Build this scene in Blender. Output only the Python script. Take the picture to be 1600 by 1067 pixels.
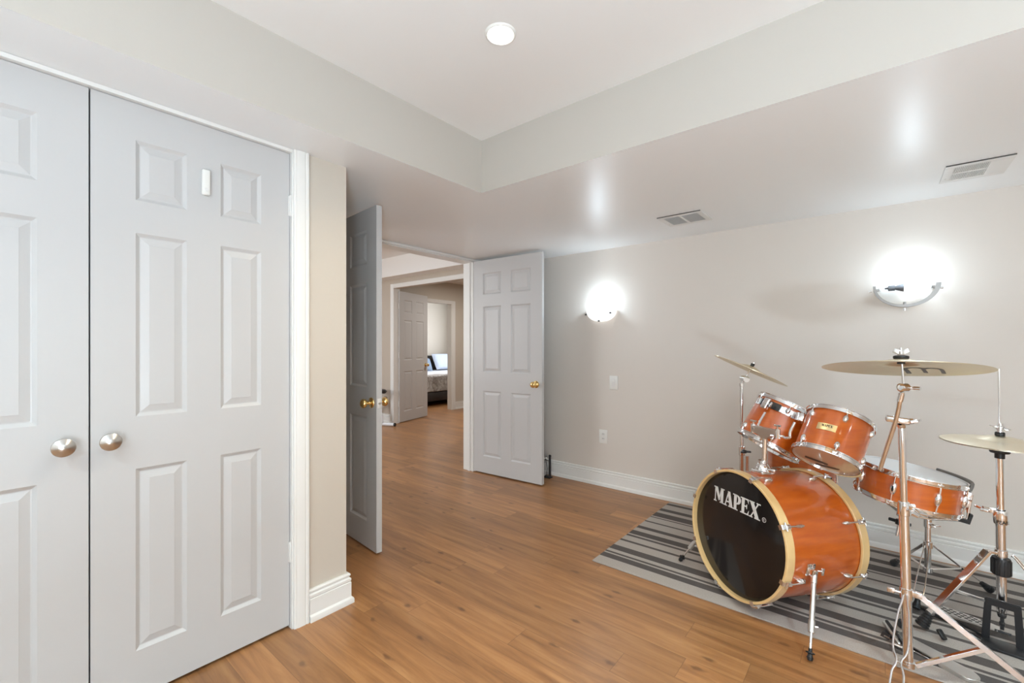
import bpy, bmesh, math, random
from mathutils import Vector as V, Matrix
from math import radians, sin, cos, pi
random.seed(7)
S = bpy.context.scene
for o in list(bpy.data.objects): bpy.data.objects.remove(o)
COL = S.collection

# ------------------------------------------------------------------ camera, exposure, light
F_PX, HOR, CAM_H = 692.0, 541.5, 1.216
cd = bpy.data.cameras.new('camera'); cam = bpy.data.objects.new('camera', cd); COL.objects.link(cam)
cd.sensor_width = 36; cd.lens = F_PX / 1600 * 36; cd.shift_y = (HOR - 533.5) / 1600
cam.location = (0, 0, CAM_H); cam.rotation_euler = (radians(90), 0, math.atan(570 / 692.0))
cd.clip_start = .02; S.camera = cam
vs = S.view_settings
vs.view_transform = 'Standard'; vs.look = 'None'; vs.gamma = 1; vs.use_curve_mapping = False; vs.exposure = -0.08
w = bpy.data.worlds.new('world'); S.world = w; w.use_nodes = True
w.node_tree.nodes['Background'].inputs[0].default_value = (.75, .85, 1, 1)
w.node_tree.nodes['Background'].inputs[1].default_value = .6

def lamp(name, kind, loc, energy, color=(1, 1, 1), size=.1, rot=(0, 0, 0), size_y=None, spread=None):
    l = bpy.data.lights.new(name, kind); l.energy = energy; l.color = color
    if kind == 'AREA':
        l.size = size; l.shape = 'DISK'; l.spread = spread or pi
        if size_y: l.shape = 'RECTANGLE'; l.size_y = size_y
    else: l.shadow_soft_size = size
    o = bpy.data.objects.new(name, l); o.location = loc; o.rotation_euler = rot; COL.objects.link(o); return o

POT_F, POT_R, POT_B, BACK_FILL_E, SIDE_E, UP_E, SC_E = 8.0, 12.0, 13.0, 62.0, 4.0, 94.0, 2.9
POTS = [(-1.058, 1.219), (.75, 1.22), (-1.0, -.95), (.75, -.95), (2.4, 1.22), (2.4, -.95)]  # first lamp is in view; the rest are added out of view for brightness
for x, y in POTS:
    lamp('pot_lamp', 'AREA', (x, y, 2.346), POT_B if y < 0 else POT_F if x < 0 else POT_R, (1, .86, .62) if y > 0 and x < 0 else (.74, .98, 1.08), .085, spread=radians(125))
lamp('back_fill_lamp', 'AREA', (1.9, -2.53, 1.45), BACK_FILL_E, (.92, .97, 1.0), 1.7, (radians(-90), 0, 0), 1.05)  # added lamp at an invented, unseen window, for even brightness
lamp('side_fill_lamp', 'AREA', (3.14, -1.2, 1.45), SIDE_E, (.72, 1, 1.5), 1.5, (radians(90), 0, radians(90)), 1.05)  # added lamp at the second invented window, fills from the side
# added upward lamp without a body behind the viewpoint, to lift the ceilings
lamp('ceiling_fill_lamp', 'AREA', (.75, -.75, .45), UP_E, (.77, 1, 1.18), .32, (pi, 0, 0))
# rooms beyond the double doors
for x, y in ((-4.6, 2.6), (-6.6, 2.6), (-4.6, .8), (-6.6, .8)):
    lamp('hall_lamp', 'AREA', (x, y, 2.50), 9, (.80, 1, 1.18), .12)
lamp('hall_fill_lamp', 'AREA', (-5.6, -.17, 1.45), 62, (.95, .98, 1), 1.7, (radians(-90), 0, pi), 1.1)  # added lamp with no window there, brightens the far wall and door
lamp('inner_hall_lamp', 'AREA', (-5.0, 5.6, 2.38), 26, (1, .96, .9), .12)
lamp('bedroom_lamp', 'AREA', (-7.6, 6.0, 2.38), 24, (1, .97, .93), .3)
lamp('bedroom_daylight', 'AREA', (-7.7, 8.35, 1.5), 45, (.85, .92, 1), 1.4, (radians(90), 0, pi), 1.2)

# ------------------------------------------------------------------ materials
def srgb(r, g, b):
    f = lambda c: (c / 255 / 12.92) if c <= 10 else ((c / 255 + .055) / 1.055) ** 2.4
    return (f(r), f(g), f(b), 1)
def mat(name, col, rough=.5, metal=0, coat=0, spec=.5, emit=None, es=0, bump=None, trans=0, coat_r=.05):
    m = bpy.data.materials.new(name); m.use_nodes = True
    nt = m.node_tree; b = nt.nodes['Principled BSDF']
    b.inputs['Base Color'].default_value = col; b.inputs['Roughness'].default_value = rough
    b.inputs['Metallic'].default_value = metal; b.inputs['Coat Weight'].default_value = coat
    b.inputs['Coat Roughness'].default_value = coat_r
    b.inputs['Specular IOR Level'].default_value = spec; b.inputs['Transmission Weight'].default_value = trans
    if emit: b.inputs['Emission Color'].default_value = emit; b.inputs['Emission Strength'].default_value = es
    if bump:
        sc, st, dist = bump
        t = nt.nodes.new('ShaderNodeTexCoord'); n = nt.nodes.new('ShaderNodeTexNoise'); bp = nt.nodes.new('ShaderNodeBump')
        n.inputs['Scale'].default_value = sc; n.inputs['Detail'].default_value = 3
        bp.inputs['Strength'].default_value = st; bp.inputs['Distance'].default_value = dist
        nt.links.new(t.outputs['Object'], n.inputs['Vector']); nt.links.new(n.outputs['Fac'], bp.inputs['Height'])
        nt.links.new(bp.outputs['Normal'], b.inputs['Normal'])
    return m
M = {}
M['wall'] = mat('greige_wall_paint', srgb(223, 215, 206), .55, bump=(180, .12, .002))
M['cream'] = mat('cream_wall_paint', srgb(208, 199, 186), .55, bump=(180, .12, .002))
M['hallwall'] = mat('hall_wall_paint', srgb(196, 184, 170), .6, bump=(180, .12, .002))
M['ceil'] = mat('flat_ceiling_paint', srgb(243, 242, 240), .6, bump=(120, .1, .002))
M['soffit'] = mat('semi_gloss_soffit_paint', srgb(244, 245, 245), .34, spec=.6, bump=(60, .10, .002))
M['fascia'] = mat('fascia_paint_toned_for_light', srgb(196, 190, 181), .6, bump=(120, .1, .002))  # shade put into the colour: upright faces toned down against excess light
M['door'] = mat('white_door_paint', srgb(200, 199, 198), .38, bump=(90, .05, .001))
M['trim'] = mat('white_trim_paint', srgb(236, 235, 231), .35)
M['chrome'] = mat('chrome', (.86, .86, .87, 1), .07, 1)
M['nickel'] = mat('brushed_nickel', (.62, .60, .57, 1), .28, 1)
M['clipmetal'] = mat('dark_nickel_clip', (.10, .10, .10, 1), .4, 1)
M['darknickel'] = mat('satin_nickel_band', (.30, .29, .28, 1), .4, 1)
M['brass'] = mat('polished_brass', (.86, .62, .26, 1), .14, 1)
M['cymbal'] = mat('bronze_cymbal', (.76, .64, .42, 1), .26, 1)
M['hatbronze'] = mat('pale_bronze_cymbal', (.86, .79, .62, 1), .3, 1)
M['black'] = mat('black_rubber', (.012, .012, .013, 1), .45)
M['greyrubber'] = mat('dark_grey_rubber', srgb(116, 112, 107), .5)
M['blackmetal'] = mat('black_painted_metal', (.02, .02, .022, 1), .35)
M['head'] = mat('ebony_drum_head', (.012, .010, .010, 1), .12, spec=.5)
M['whitehead'] = mat('coated_white_drum_head', srgb(238, 240, 242), .5)
M['bowl'] = mat('opal_glass', (.9, .9, .88, 1), .3)
M['clearhead'] = mat('clear_drum_head', srgb(206, 182, 156), .06, spec=1.0, coat=.6)
M['logo'] = mat('white_logo_vinyl', srgb(225, 225, 225), .4)
M['ink'] = mat('black_ink', (.01, .01, .01, 1), .5)
M['darkbrown'] = mat('dark_brown_marking', srgb(70, 58, 44), .4)
M['gold'] = mat('gold_badge', (.80, .66, .38, 1), .3, 1)
M['plastic'] = mat('white_plastic', srgb(236, 235, 230), .35)
M['ventm'] = mat('white_vent_metal', srgb(232, 231, 228), .4)
M['ventdark'] = mat('grey_duct', srgb(150, 150, 148), .7)
M['ventshade'] = mat('dark_grey_gap_shade', srgb(88, 86, 84), .8)  # dark tone painted in for the shade at the vent edge
M['silver'] = mat('cast_silver_metal', (.74, .74, .73, 1), .32, 1)
M['socket'] = mat('grey_lamp_socket', srgb(96, 96, 98), .5)
M['bulb'] = mat('lit_bulb', (1, 1, 1, 1), .4, emit=(.92, .97, 1, 1), es=8)
M['shade'] = mat('lit_frosted_glass', (1, 1, 1, 1), .4, emit=(.95, .98, 1, 1), es=1.25)
M['lens'] = mat('lit_lamp_lens', (1, 1, 1, 1), .4, emit=(1, .98, .95, 1), es=9)
M['fill_pane'] = mat('added_window_glow', (.9, .95, 1, 1), .05, emit=(.86, .93, 1, 1), es=1.2)  # glowing glass of the two windows added out of view
M['sheet'] = mat('pale_cotton', srgb(215, 218, 226), .9)
M['blue1'] = mat('light_blue_cotton', srgb(196, 206, 224), .9, bump=(14, .5, .02))
M['blue2'] = mat('slate_blue_cotton', srgb(132, 148, 168), .9, bump=(14, .5, .02))
M['darkwood'] = mat('espresso_wood', srgb(38, 30, 28), .5)
M['white'] = mat('white_enamel', srgb(228, 230, 234), .3)

def link_nodes(m): return m.node_tree, m.node_tree.nodes, m.node_tree.links
def lacquer(name):
    m = mat(name, srgb(190, 84, 28), .3, coat=1, coat_r=.04); nt, N, L = link_nodes(m); b = N['Principled BSDF']
    t = N.new('ShaderNodeTexCoord'); mp = N.new('ShaderNodeMapping'); mp.inputs['Scale'].default_value = (3, 3, 22)
    n = N.new('ShaderNodeTexNoise'); n.inputs['Scale'].default_value = 2.2; n.inputs['Detail'].default_value = 5
    r = N.new('ShaderNodeValToRGB'); r.color_ramp.elements[0].color = srgb(188, 84, 12); r.color_ramp.elements[1].color = srgb(208, 102, 22)
    r.color_ramp.elements[0].position = .3; r.color_ramp.elements[1].position = .7
    L.new(t.outputs['Object'], mp.inputs['Vector']); L.new(mp.outputs['Vector'], n.inputs['Vector'])
    L.new(n.outputs['Fac'], r.inputs['Fac']); L.new(r.outputs['Color'], b.inputs['Base Color']); return m
M['orange'] = lacquer('amber_lacquered_maple')
def maple():
    m = mat('clear_maple', srgb(222, 186, 126), .3, coat=.5); nt, N, L = link_nodes(m); b = N['Principled BSDF']
    t = N.new('ShaderNodeTexCoord'); n = N.new('ShaderNodeTexNoise'); n.inputs['Scale'].default_value = 9; n.inputs['Detail'].default_value = 6
    r = N.new('ShaderNodeValToRGB'); r.color_ramp.elements[0].color = srgb(220, 180, 116); r.color_ramp.elements[1].color = srgb(242, 210, 156)
    L.new(t.outputs['Object'], n.inputs['Vector']); L.new(n.outputs['Fac'], r.inputs['Fac']); L.new(r.outputs['Color'], b.inputs['Base Color']); return m
M['maple'] = maple()

def floor_mat():
    m = mat('oak_laminate_planks', srgb(170, 122, 82), .3, spec=.62); nt, N, L = link_nodes(m); b = N['Principled BSDF']
    PW, PL = .127, 1.21
    def mth(op, a, bb=None, c=None):
        n = N.new('ShaderNodeMath'); n.operation = op
        for i, v in enumerate((a, bb, c)):
            if v is None: continue
            if isinstance(v, (int, float)): n.inputs[i].default_value = v
            else: L.new(v, n.inputs[i])
        return n.outputs[0]
    t = N.new('ShaderNodeTexCoord'); s = N.new('ShaderNodeSeparateXYZ'); L.new(t.outputs['Object'], s.inputs[0])
    yv = mth('DIVIDE', mth('ADD', s.outputs['Y'], 10.045), PW); row = mth('FLOOR', yv)
    wn = N.new('ShaderNodeTexWhiteNoise'); wn.noise_dimensions = '1D'; L.new(row, wn.inputs['W'])
    xv = mth('ADD', mth('DIVIDE', mth('ADD', s.outputs['X'], 20), PL), mth('MULTIPLY', wn.outputs['Value'], 7.31)); col = mth('FLOOR', xv)
    idc = N.new('ShaderNodeCombineXYZ'); L.new(row, idc.inputs[0]); L.new(col, idc.inputs[1])
    pn = N.new('ShaderNodeTexWhiteNoise'); pn.noise_dimensions = '3D'; L.new(idc.outputs[0], pn.inputs['Vector'])
    # grain coordinates: stretched along the plank, shifted per plank
    gv = N.new('ShaderNodeCombineXYZ')
    L.new(mth('ADD', mth('MULTIPLY', s.outputs['X'], 1.3), mth('MULTIPLY', pn.outputs['Value'], 37)), gv.inputs[0])
    L.new(mth('MULTIPLY', s.outputs['Y'], 16), gv.inputs[1]); L.new(mth('MULTIPLY', pn.outputs['Value'], 11), gv.inputs[2])
    g = N.new('ShaderNodeTexNoise'); g.inputs['Scale'].default_value = 1.6; g.inputs['Detail'].default_value = 7; g.inputs['Roughness'].default_value = .62; g.inputs['Distortion'].default_value = .6
    L.new(gv.outputs[0], g.inputs['Vector'])
    r = N.new('ShaderNodeValToRGB'); e = r.color_ramp.elements
    e[0].position = .26; e[0].color = srgb(130, 88, 54); e[1].position = .78; e[1].color = srgb(186, 138, 90)
    k = e.new(.5); k.color = srgb(162, 113, 70)
    L.new(g.outputs['Fac'], r.inputs['Fac'])
    hv = N.new('ShaderNodeHueSaturation'); L.new(r.outputs['Color'], hv.inputs['Color'])
    L.new(mth('ADD', mth('MULTIPLY', pn.outputs['Value'], .34), .83), hv.inputs['Value'])
    # knots: sparse small ellipses, drawn out along the grain
    kd = N.new('ShaderNodeTexNoise'); kd.inputs['Scale'].default_value = 18; L.new(t.outputs['Object'], kd.inputs['Vector'])
    kv = N.new('ShaderNodeCombineXYZ'); L.new(mth('ADD', mth('MULTIPLY', s.outputs['X'], 4.2), mth('MULTIPLY', kd.outputs['Fac'], .22)), kv.inputs[0])
    L.new(mth('ADD', mth('MULTIPLY', s.outputs['Y'], 9.5), mth('MULTIPLY', kd.outputs['Fac'], .26)), kv.inputs[1])
    kn = N.new('ShaderNodeTexVoronoi'); kn.voronoi_dimensions = '2D'; kn.inputs['Scale'].default_value = 1.0; L.new(kv.outputs[0], kn.inputs['Vector'])
    ks_ = N.new('ShaderNodeSeparateColor'); L.new(kn.outputs['Color'], ks_.inputs[0])
    kr = N.new('ShaderNodeMapRange'); kr.interpolation_type = 'SMOOTHSTEP'; kr.inputs['From Min'].default_value = .15; kr.inputs['From Max'].default_value = .03
    kr.inputs['To Min'].default_value = 0; kr.inputs['To Max'].default_value = .62; L.new(kn.outputs['Distance'], kr.inputs['Value'])
    kf = mth('MULTIPLY', kr.outputs['Result'], mth('GREATER_THAN', ks_.outputs[0], .76))
    mx = N.new('ShaderNodeMix'); mx.data_type = 'RGBA'; L.new(kf, mx.inputs['Factor']); L.new(hv.outputs['Color'], mx.inputs['A'])
    mx.inputs['B'].default_value = srgb(86, 56, 38)
    # seams
    fy = mth('FRACT', yv); fx = mth('FRACT', xv)
    sy = mth('LESS_THAN', mth('MINIMUM', fy, mth('SUBTRACT', 1, fy)), .009); sx = mth('LESS_THAN', mth('MINIMUM', fx, mth('SUBTRACT', 1, fx)), .0011)
    sm = mth('MULTIPLY', mth('MAXIMUM', sx, sy), .4)
    m2 = N.new('ShaderNodeMix'); m2.data_type = 'RGBA'; L.new(sm, m2.inputs['Factor']); L.new(mx.outputs['Result'], m2.inputs['A']); m2.inputs['B'].default_value = srgb(84, 56, 36)
    L.new(m2.outputs['Result'], b.inputs['Base Color'])
    bp = N.new('ShaderNodeBump'); bp.inputs['Strength'].default_value = .08; bp.inputs['Distance'].default_value = .002
    L.new(g.outputs['Fac'], bp.inputs['Height']); L.new(bp.outputs['Normal'], b.inputs['Normal'])
    rr = mth('ADD', mth('MULTIPLY', g.outputs['Fac'], .16), .26); L.new(rr, b.inputs['Roughness']); return m
M['floor'] = floor_mat()

RUG_Y0, RUG_Y1 = 2.225, 3.437
def rug_mat():
    m = mat('striped_woven_rug', srgb(150, 146, 142), .95, spec=.1); nt, N, L = link_nodes(m); b = N['Principled BSDF']
    t = N.new('ShaderNodeTexCoord'); s = N.new('ShaderNodeSeparateXYZ'); L.new(t.outputs['Object'], s.inputs[0])
    mr = N.new('ShaderNodeMapRange'); mr.inputs['From Min'].default_value = 0; mr.inputs['From Max'].default_value = RUG_Y1 - RUG_Y0; L.new(s.outputs['Y'], mr.inputs['Value'])
    LI, DK = srgb(172, 163, 155), srgb(94, 88, 85)
    def ramp(stripes):
        r = N.new('ShaderNodeValToRGB'); cr = r.color_ramp; cr.interpolation = 'CONSTANT'
        cr.elements[0].position = 0; cr.elements[0].color = LI; cr.elements.remove(cr.elements[1])
        for a, c in stripes:
            for p, q in ((a, DK), (c, LI)):
                e = cr.elements.new((p - RUG_Y0) / (RUG_Y1 - RUG_Y0)); e.color = q
        L.new(mr.outputs['Result'], r.inputs['Fac']); return r
    ra = ramp([(2.307, 2.359), (2.372, 2.392), (2.426, 2.488), (2.566, 2.594), (2.658, 2.684), (2.700, 2.760)])
    rb = ramp([(2.816, 2.858), (2.951, 2.973), (3.051, 3.066), (3.082, 3.164), (3.210, 3.266), (3.359, 3.395)])
    gt = N.new('ShaderNodeMath'); gt.operation = 'GREATER_THAN'; gt.inputs[1].default_value = (2.79 - RUG_Y0) / (RUG_Y1 - RUG_Y0); L.new(mr.outputs['Result'], gt.inputs[0])
    mx = N.new('ShaderNodeMix'); mx.data_type = 'RGBA'; L.new(gt.outputs[0], mx.inputs['Factor']); L.new(ra.outputs['Color'], mx.inputs['A']); L.new(rb.outputs['Color'], mx.inputs['B'])
    n = N.new('ShaderNodeTexNoise'); n.inputs['Scale'].default_value = 260; L.new(t.outputs['Object'], n.inputs['Vector'])
    hv = N.new('ShaderNodeHueSaturation'); L.new(mx.outputs['Result'], hv.inputs['Color'])
    ad = N.new('ShaderNodeMath'); ad.operation = 'MULTIPLY_ADD'; ad.inputs[1].default_value = .5; ad.inputs[2].default_value = .75; L.new(n.outputs['Fac'], ad.inputs[0]); L.new(ad.outputs[0], hv.inputs['Value'])
    L.new(hv.outputs['Color'], b.inputs['Base Color'])
    bp = N.new('ShaderNodeBump'); bp.inputs['Strength'].default_value = .4; bp.inputs['Distance'].default_value = .003; L.new(n.outputs['Fac'], bp.inputs['Height']); L.new(bp.outputs['Normal'], b.inputs['Normal'])
    return m
M['rug'] = rug_mat()
def blanket_mat():
    m = mat('grey_patterned_bedspread', srgb(140, 132, 128), .85); nt, N, L = link_nodes(m); b = N['Principled BSDF']
    t = N.new('ShaderNodeTexCoord'); n = N.new('ShaderNodeTexNoise'); n.inputs['Scale'].default_value = 7; n.inputs['Distortion'].default_value = 2.5; n.inputs['Detail'].default_value = 4
    r = N.new('ShaderNodeValToRGB'); r.color_ramp.elements[0].position = .4; r.color_ramp.elements[0].color = srgb(138, 131, 126); r.color_ramp.elements[1].position = .66; r.color_ramp.elements[1].color = srgb(186, 181, 178)
    L.new(t.outputs['Object'], n.inputs['Vector']); L.new(n.outputs['Fac'], r.inputs['Fac']); L.new(r.outputs['Color'], b.inputs['Base Color']); return m
M['spread'] = blanket_mat()

# ------------------------------------------------------------------ mesh helpers
BASE = {}
def empty(name, loc, label=None, cat=None, group=None, kind=None):
    o = bpy.data.objects.new(name, None); COL.objects.link(o); o.location = loc; o.empty_display_size = .05
    BASE[o.name] = V(loc); tag(o, label, cat, group, kind); return o
def tag(o, label=None, cat=None, group=None, kind=None):
    if label: o['label'] = label
    if cat: o['category'] = cat
    if group: o['group'] = group
    if kind: o['kind'] = kind
    return o
def build(name, bm, m, parent=None, loc=None, smooth=38, recalc=True):
    """link the bmesh (world coordinates) as one object; origin at the parent's base, or at loc"""
    if recalc: bmesh.ops.recalc_face_normals(bm, faces=bm.faces[:])
    base = BASE[parent.name] if parent is not None else V(loc or (0, 0, 0))
    bmesh.ops.translate(bm, verts=bm.verts[:], vec=-base)
    me = bpy.data.meshes.new(name); bm.to_mesh(me); bm.free()
    me.materials.append(M[m] if isinstance(m, str) else m)
    if smooth:
        me.polygons.foreach_set('use_smooth', [True] * len(me.polygons)); me.set_sharp_from_angle(angle=radians(smooth))
    o = bpy.data.objects.new(name, me); COL.objects.link(o); BASE[o.name] = base
    if parent is not None: o.parent = parent
    else: o.location = base
    return o
def NB(): return bmesh.new()
def frame_of(n):
    n = V(n).normalized(); u = n.cross(V((0, 0, 1)))
    if u.length < 1e-4: u = V((1, 0, 0))
    u.normalize(); return u, n.cross(u), n
def ring_frame(n):                      # e1, e2 in the plane of a drum, as used for lug angles
    n = V(n).normalized(); e1 = V((0, 0, 1)).cross(n)
    if e1.length < 1e-4: e1 = V((1, 0, 0))
    e1.normalize(); return e1, n.cross(e1), n
def box(bm, lo, hi, bev=0): return obox(bm, [(a + b) / 2 for a, b in zip(lo, hi)], [abs(b - a) / 2 for a, b in zip(lo, hi)], None, bev)
def obox(bm, c, h, axes=None, bev=0, seg=2):
    ax = axes or (V((1, 0, 0)), V((0, 1, 0)), V((0, 0, 1))); c = V(c)
    vs_ = [bm.verts.new(c + ax[0] * (h[0] * i) + ax[1] * (h[1] * j) + ax[2] * (h[2] * k)) for i in (-1, 1) for j in (-1, 1) for k in (-1, 1)]
    fs = [bm.faces.new([vs_[i] for i in q]) for q in ((0, 1, 3, 2), (4, 6, 7, 5), (0, 4, 5, 1), (2, 3, 7, 6), (0, 2, 6, 4), (1, 5, 7, 3))]
    if bev:
        es = list({e for f in fs for e in f.edges})
        bmesh.ops.bevel(bm, geom=es, offset=min(bev, min(h) * .95), segments=seg, profile=.5, affect='EDGES')
    return bm
def tube(bm, pts, r, seg=12, closed=False, caps=True):
    pts = [V(p) for p in pts]; n = len(pts); rs = r if isinstance(r, (list, tuple)) else [r] * n
    def tan(i):
        if closed: return (pts[(i + 1) % n] - pts[i - 1]).normalized()
        if i == 0: return (pts[1] - pts[0]).normalized()
        if i == n - 1: return (pts[-1] - pts[-2]).normalized()
        return ((pts[i + 1] - pts[i]).normalized() + (pts[i] - pts[i - 1]).normalized()).normalized()
    t0 = tan(0); u = frame_of(t0)[0]; rings = []
    for i in range(n):
        t = tan(i); u = (u - t * u.dot(t)).normalized(); v = t.cross(u)
        rings.append([bm.verts.new(pts[i] + (u * cos(2 * pi * k / seg) + v * sin(2 * pi * k / seg)) * rs[i]) for k in range(seg)])
    for i in range(n if closed else n - 1):
        a, b = rings[i], rings[(i + 1) % n]
        for k in range(seg): bm.faces.new([a[k], a[(k + 1) % seg], b[(k + 1) % seg], b[k]])
    if caps and not closed: bm.faces.new(rings[0][::-1]); bm.faces.new(rings[-1])
    return bm
def smooth_path(pts, k=6):
    P = [V(p) for p in pts]; out = []
    for i in range(len(P) - 1):
        p0, p1, p2, p3 = P[max(i - 1, 0)], P[i], P[i + 1], P[min(i + 2, len(P) - 1)]
        for j in range(k):
            t = j / k
            out.append(.5 * ((2 * p1) + (p2 - p0) * t + (2 * p0 - 5 * p1 + 4 * p2 - p3) * t * t + (3 * p1 - p0 - 3 * p2 + p3) * t ** 3))
    out.append(P[-1]); return out
def lathe(bm, c, n, prof, seg=48, closed=False, a0=0, a1=2 * pi):
    """revolve (radius, height) pairs about axis n through c"""
    c = V(c); e1, e2, n = ring_frame(n); full = abs(a1 - a0 - 2 * pi) < 1e-6; cnt = seg if full else seg + 1
    cols = []
    for k in range(cnt):
        a = a0 + (a1 - a0) * k / seg; d = e1 * cos(a) + e2 * sin(a); col = []
        for r, h in prof: col.append(bm.verts.new(c + d * r + n * h))
        cols.append(col)
    m_ = len(prof)
    for k in range(seg):
        A, B = cols[k], cols[(k + 1) % cnt]
        for j in range(m_ if closed else m_ - 1):
            q = [A[j], B[j], B[(j + 1) % m_], A[(j + 1) % m_]]; bm.faces.new(q)
    if not full and closed: bm.faces.new(cols[0]); bm.faces.new(cols[-1][::-1])
    bmesh.ops.remove_doubles(bm, verts=bm.verts[:], dist=1e-6); return bm
def disc_solid(bm, c, n, prof, seg=48):  # profile that starts and ends on the axis
    return lathe(bm, c, n, prof, seg)
def prism(bm, poly, o, ux, uy, d):
    """extrude a 2D outline by vector d"""
    o, ux, uy, d = V(o), V(ux), V(uy), V(d)
    a = [bm.verts.new(o + ux * x + uy * y) for x, y in poly]; b = [bm.verts.new(v.co + d) for v in a]; n = len(a)
    bm.faces.new(a[::-1]); bm.faces.new(b)
    for i in range(n): bm.faces.new([a[i], a[(i + 1) % n], b[(i + 1) % n], b[i]])
    return bm
def bar(bm, a, b, w, t, up=(0, 0, 1), bev=.001):
    """flat bar from a to b, w wide, t thick"""
    a, b = V(a), V(b); d = (b - a); L_ = d.length; d.normalize(); s = d.cross(V(up))
    if s.length < 1e-4: s = V((1, 0, 0))
    s.normalize(); n = s.cross(d)
    return obox(bm, (a + b) / 2, (L_ / 2, w / 2, t / 2), (d, s, n), bev, 1)
def ellipsoid(bm, c, rx, ax, seg=16, rings=10):
    c = V(c); rows = []
    for i in range(rings + 1):
        th = pi * i / rings
        rows.append([bm.verts.new(c + ax[0] * rx[0] * sin(th) * cos(2 * pi * k / seg) + ax[1] * rx[1] * sin(th) * sin(2 * pi * k / seg) + ax[2] * rx[2] * cos(th)) for k in range(seg)])
    for i in range(rings):
        for k in range(seg): bm.faces.new([rows[i][k], rows[i + 1][k], rows[i + 1][(k + 1) % seg], rows[i][(k + 1) % seg]])
    bmesh.ops.remove_doubles(bm, verts=bm.verts[:], dist=1e-7); return bm
def struct(name, bm, m, label=None, parent=None, smooth=0, cat=None):
    o = build(name, bm, m, parent, smooth=smooth)
    if parent is None: tag(o, label, cat, None, 'structure')
    return o
def boxobj(name, lo, hi, m, label=None, parent=None, bev=0, cat=None): return struct(name, box(NB(), lo, hi, bev), m, label, parent, 38 if bev else 0, cat)

# ------------------------------------------------------------------ the setting
LX, CX, RY = -1.945, -1.96, 3.50        # closet wall face, closet door face, drum wall face
DX0, DX1 = -3.16, -3.04                 # double-door wall
SOF, CEIL = 2.066, 2.355
boxobj('floor', (-9.6, -2.9, -.12), (3.3, 8.6, 0), 'floor', 'honey brown oak laminate plank floor running through all rooms', cat='floor')
def wall_open(name, lo, hi, axis, openings, m, label):
    """wall slab with door openings: (a0, a1, z0, z1) along axis"""
    bm = NB(); cuts = sorted(openings); a = lo[axis]
    def seg(a0, a1, z0, z1):
        l, h = list(lo), list(hi); l[axis], h[axis], l[2], h[2] = a0, a1, z0, z1
        if a1 - a0 > 1e-4 and z1 - z0 > 1e-4: box(bm, l, h)
    for (o0, o1, z0, z1) in cuts:
        seg(a, o0, lo[2], hi[2]); seg(o0, o1, z1, hi[2]); seg(o0, o1, lo[2], z0); a = o1
    seg(a, hi[axis], lo[2], hi[2])
    bmesh.ops.remove_doubles(bm, verts=bm.verts[:], dist=1e-5)
    return struct(name, bm, m, label, None, 0, 'wall')
wall_open('wall_left', (-2.06, -2.75, 0), (LX, 1.123, SOF), 1, [(-.402, .874, 0, 2.0525)], 'cream', 'cream wall around the white closet doors')
boxobj('wall_return', (DX1, 1.003, 0), (-2.06, 1.123, SOF), 'cream', 'cream end wall behind the open left leaf', cat='wall')
wall_open('wall_doorway', (DX0, -2.75, 0), (DX1, RY, 2.62), 1, [(1.545, 3.105, 0, 2.049)], 'wall', 'wall with the open double doorway')
boxobj('wall_right', (DX0, RY, 0), (3.3, RY + .12, 2.62), 'wall', 'long greige wall behind the drum kit', cat='wall')
boxobj('wall_side', (3.2, -2.75, 0), (3.3, RY, 2.62), 'wall', 'greige end wall beyond the drum kit', cat='wall')
wall_open('wall_back', (-2.06, -2.75, 0), (3.2, -2.6, 2.62), 0, [(1.02, 2.78, .9, 2.0)], 'wall', 'greige wall behind the viewpoint')
boxobj('added_window_2', (3.165, -1.95, .9), (3.199, -.45, 2.0), 'fill_pane', 'added unseen glowing window in the end wall beyond the drum kit', cat='window')
wn = boxobj('added_window_1', (1.02, -2.74, .9), (2.78, -2.70, 2.0), 'fill_pane', 'added unseen glowing window in the wall behind the viewpoint', cat='window')  # both windows are unseen additions that carry the fill light
fb = NB()
for lo, hi in (((1.02, -2.70, .9), (2.78, -2.60, .95)), ((1.02, -2.70, 1.95), (2.78, -2.60, 2.0)), ((1.02, -2.70, .95), (1.07, -2.60, 1.95)), ((2.73, -2.70, .95), (2.78, -2.60, 1.95)), ((1.87, -2.70, .95), (1.93, -2.66, 1.95))): box(fb, lo, hi)
build('added_window_frame', fb, 'trim', wn, smooth=0)
boxobj('ceiling', (-1.70, -2.75, CEIL), (3.3, 1.80, CEIL + .1), 'ceil', 'flat white raised ceiling with a recessed lamp', cat='ceiling')
# dropped soffit (L-shaped) with its vertical faces
L_ = [(-3.04, -2.75), (-1.69, -2.75), (-1.69, 1.785), (3.2, 1.765), (3.2, RY), (-3.04, RY)]
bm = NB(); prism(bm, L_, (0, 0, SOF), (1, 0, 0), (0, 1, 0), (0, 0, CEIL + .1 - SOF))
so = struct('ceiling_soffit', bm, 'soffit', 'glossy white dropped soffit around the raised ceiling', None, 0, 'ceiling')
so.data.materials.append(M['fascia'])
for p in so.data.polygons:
    if abs(p.normal.z) < .5: p.material_index = 1

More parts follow.
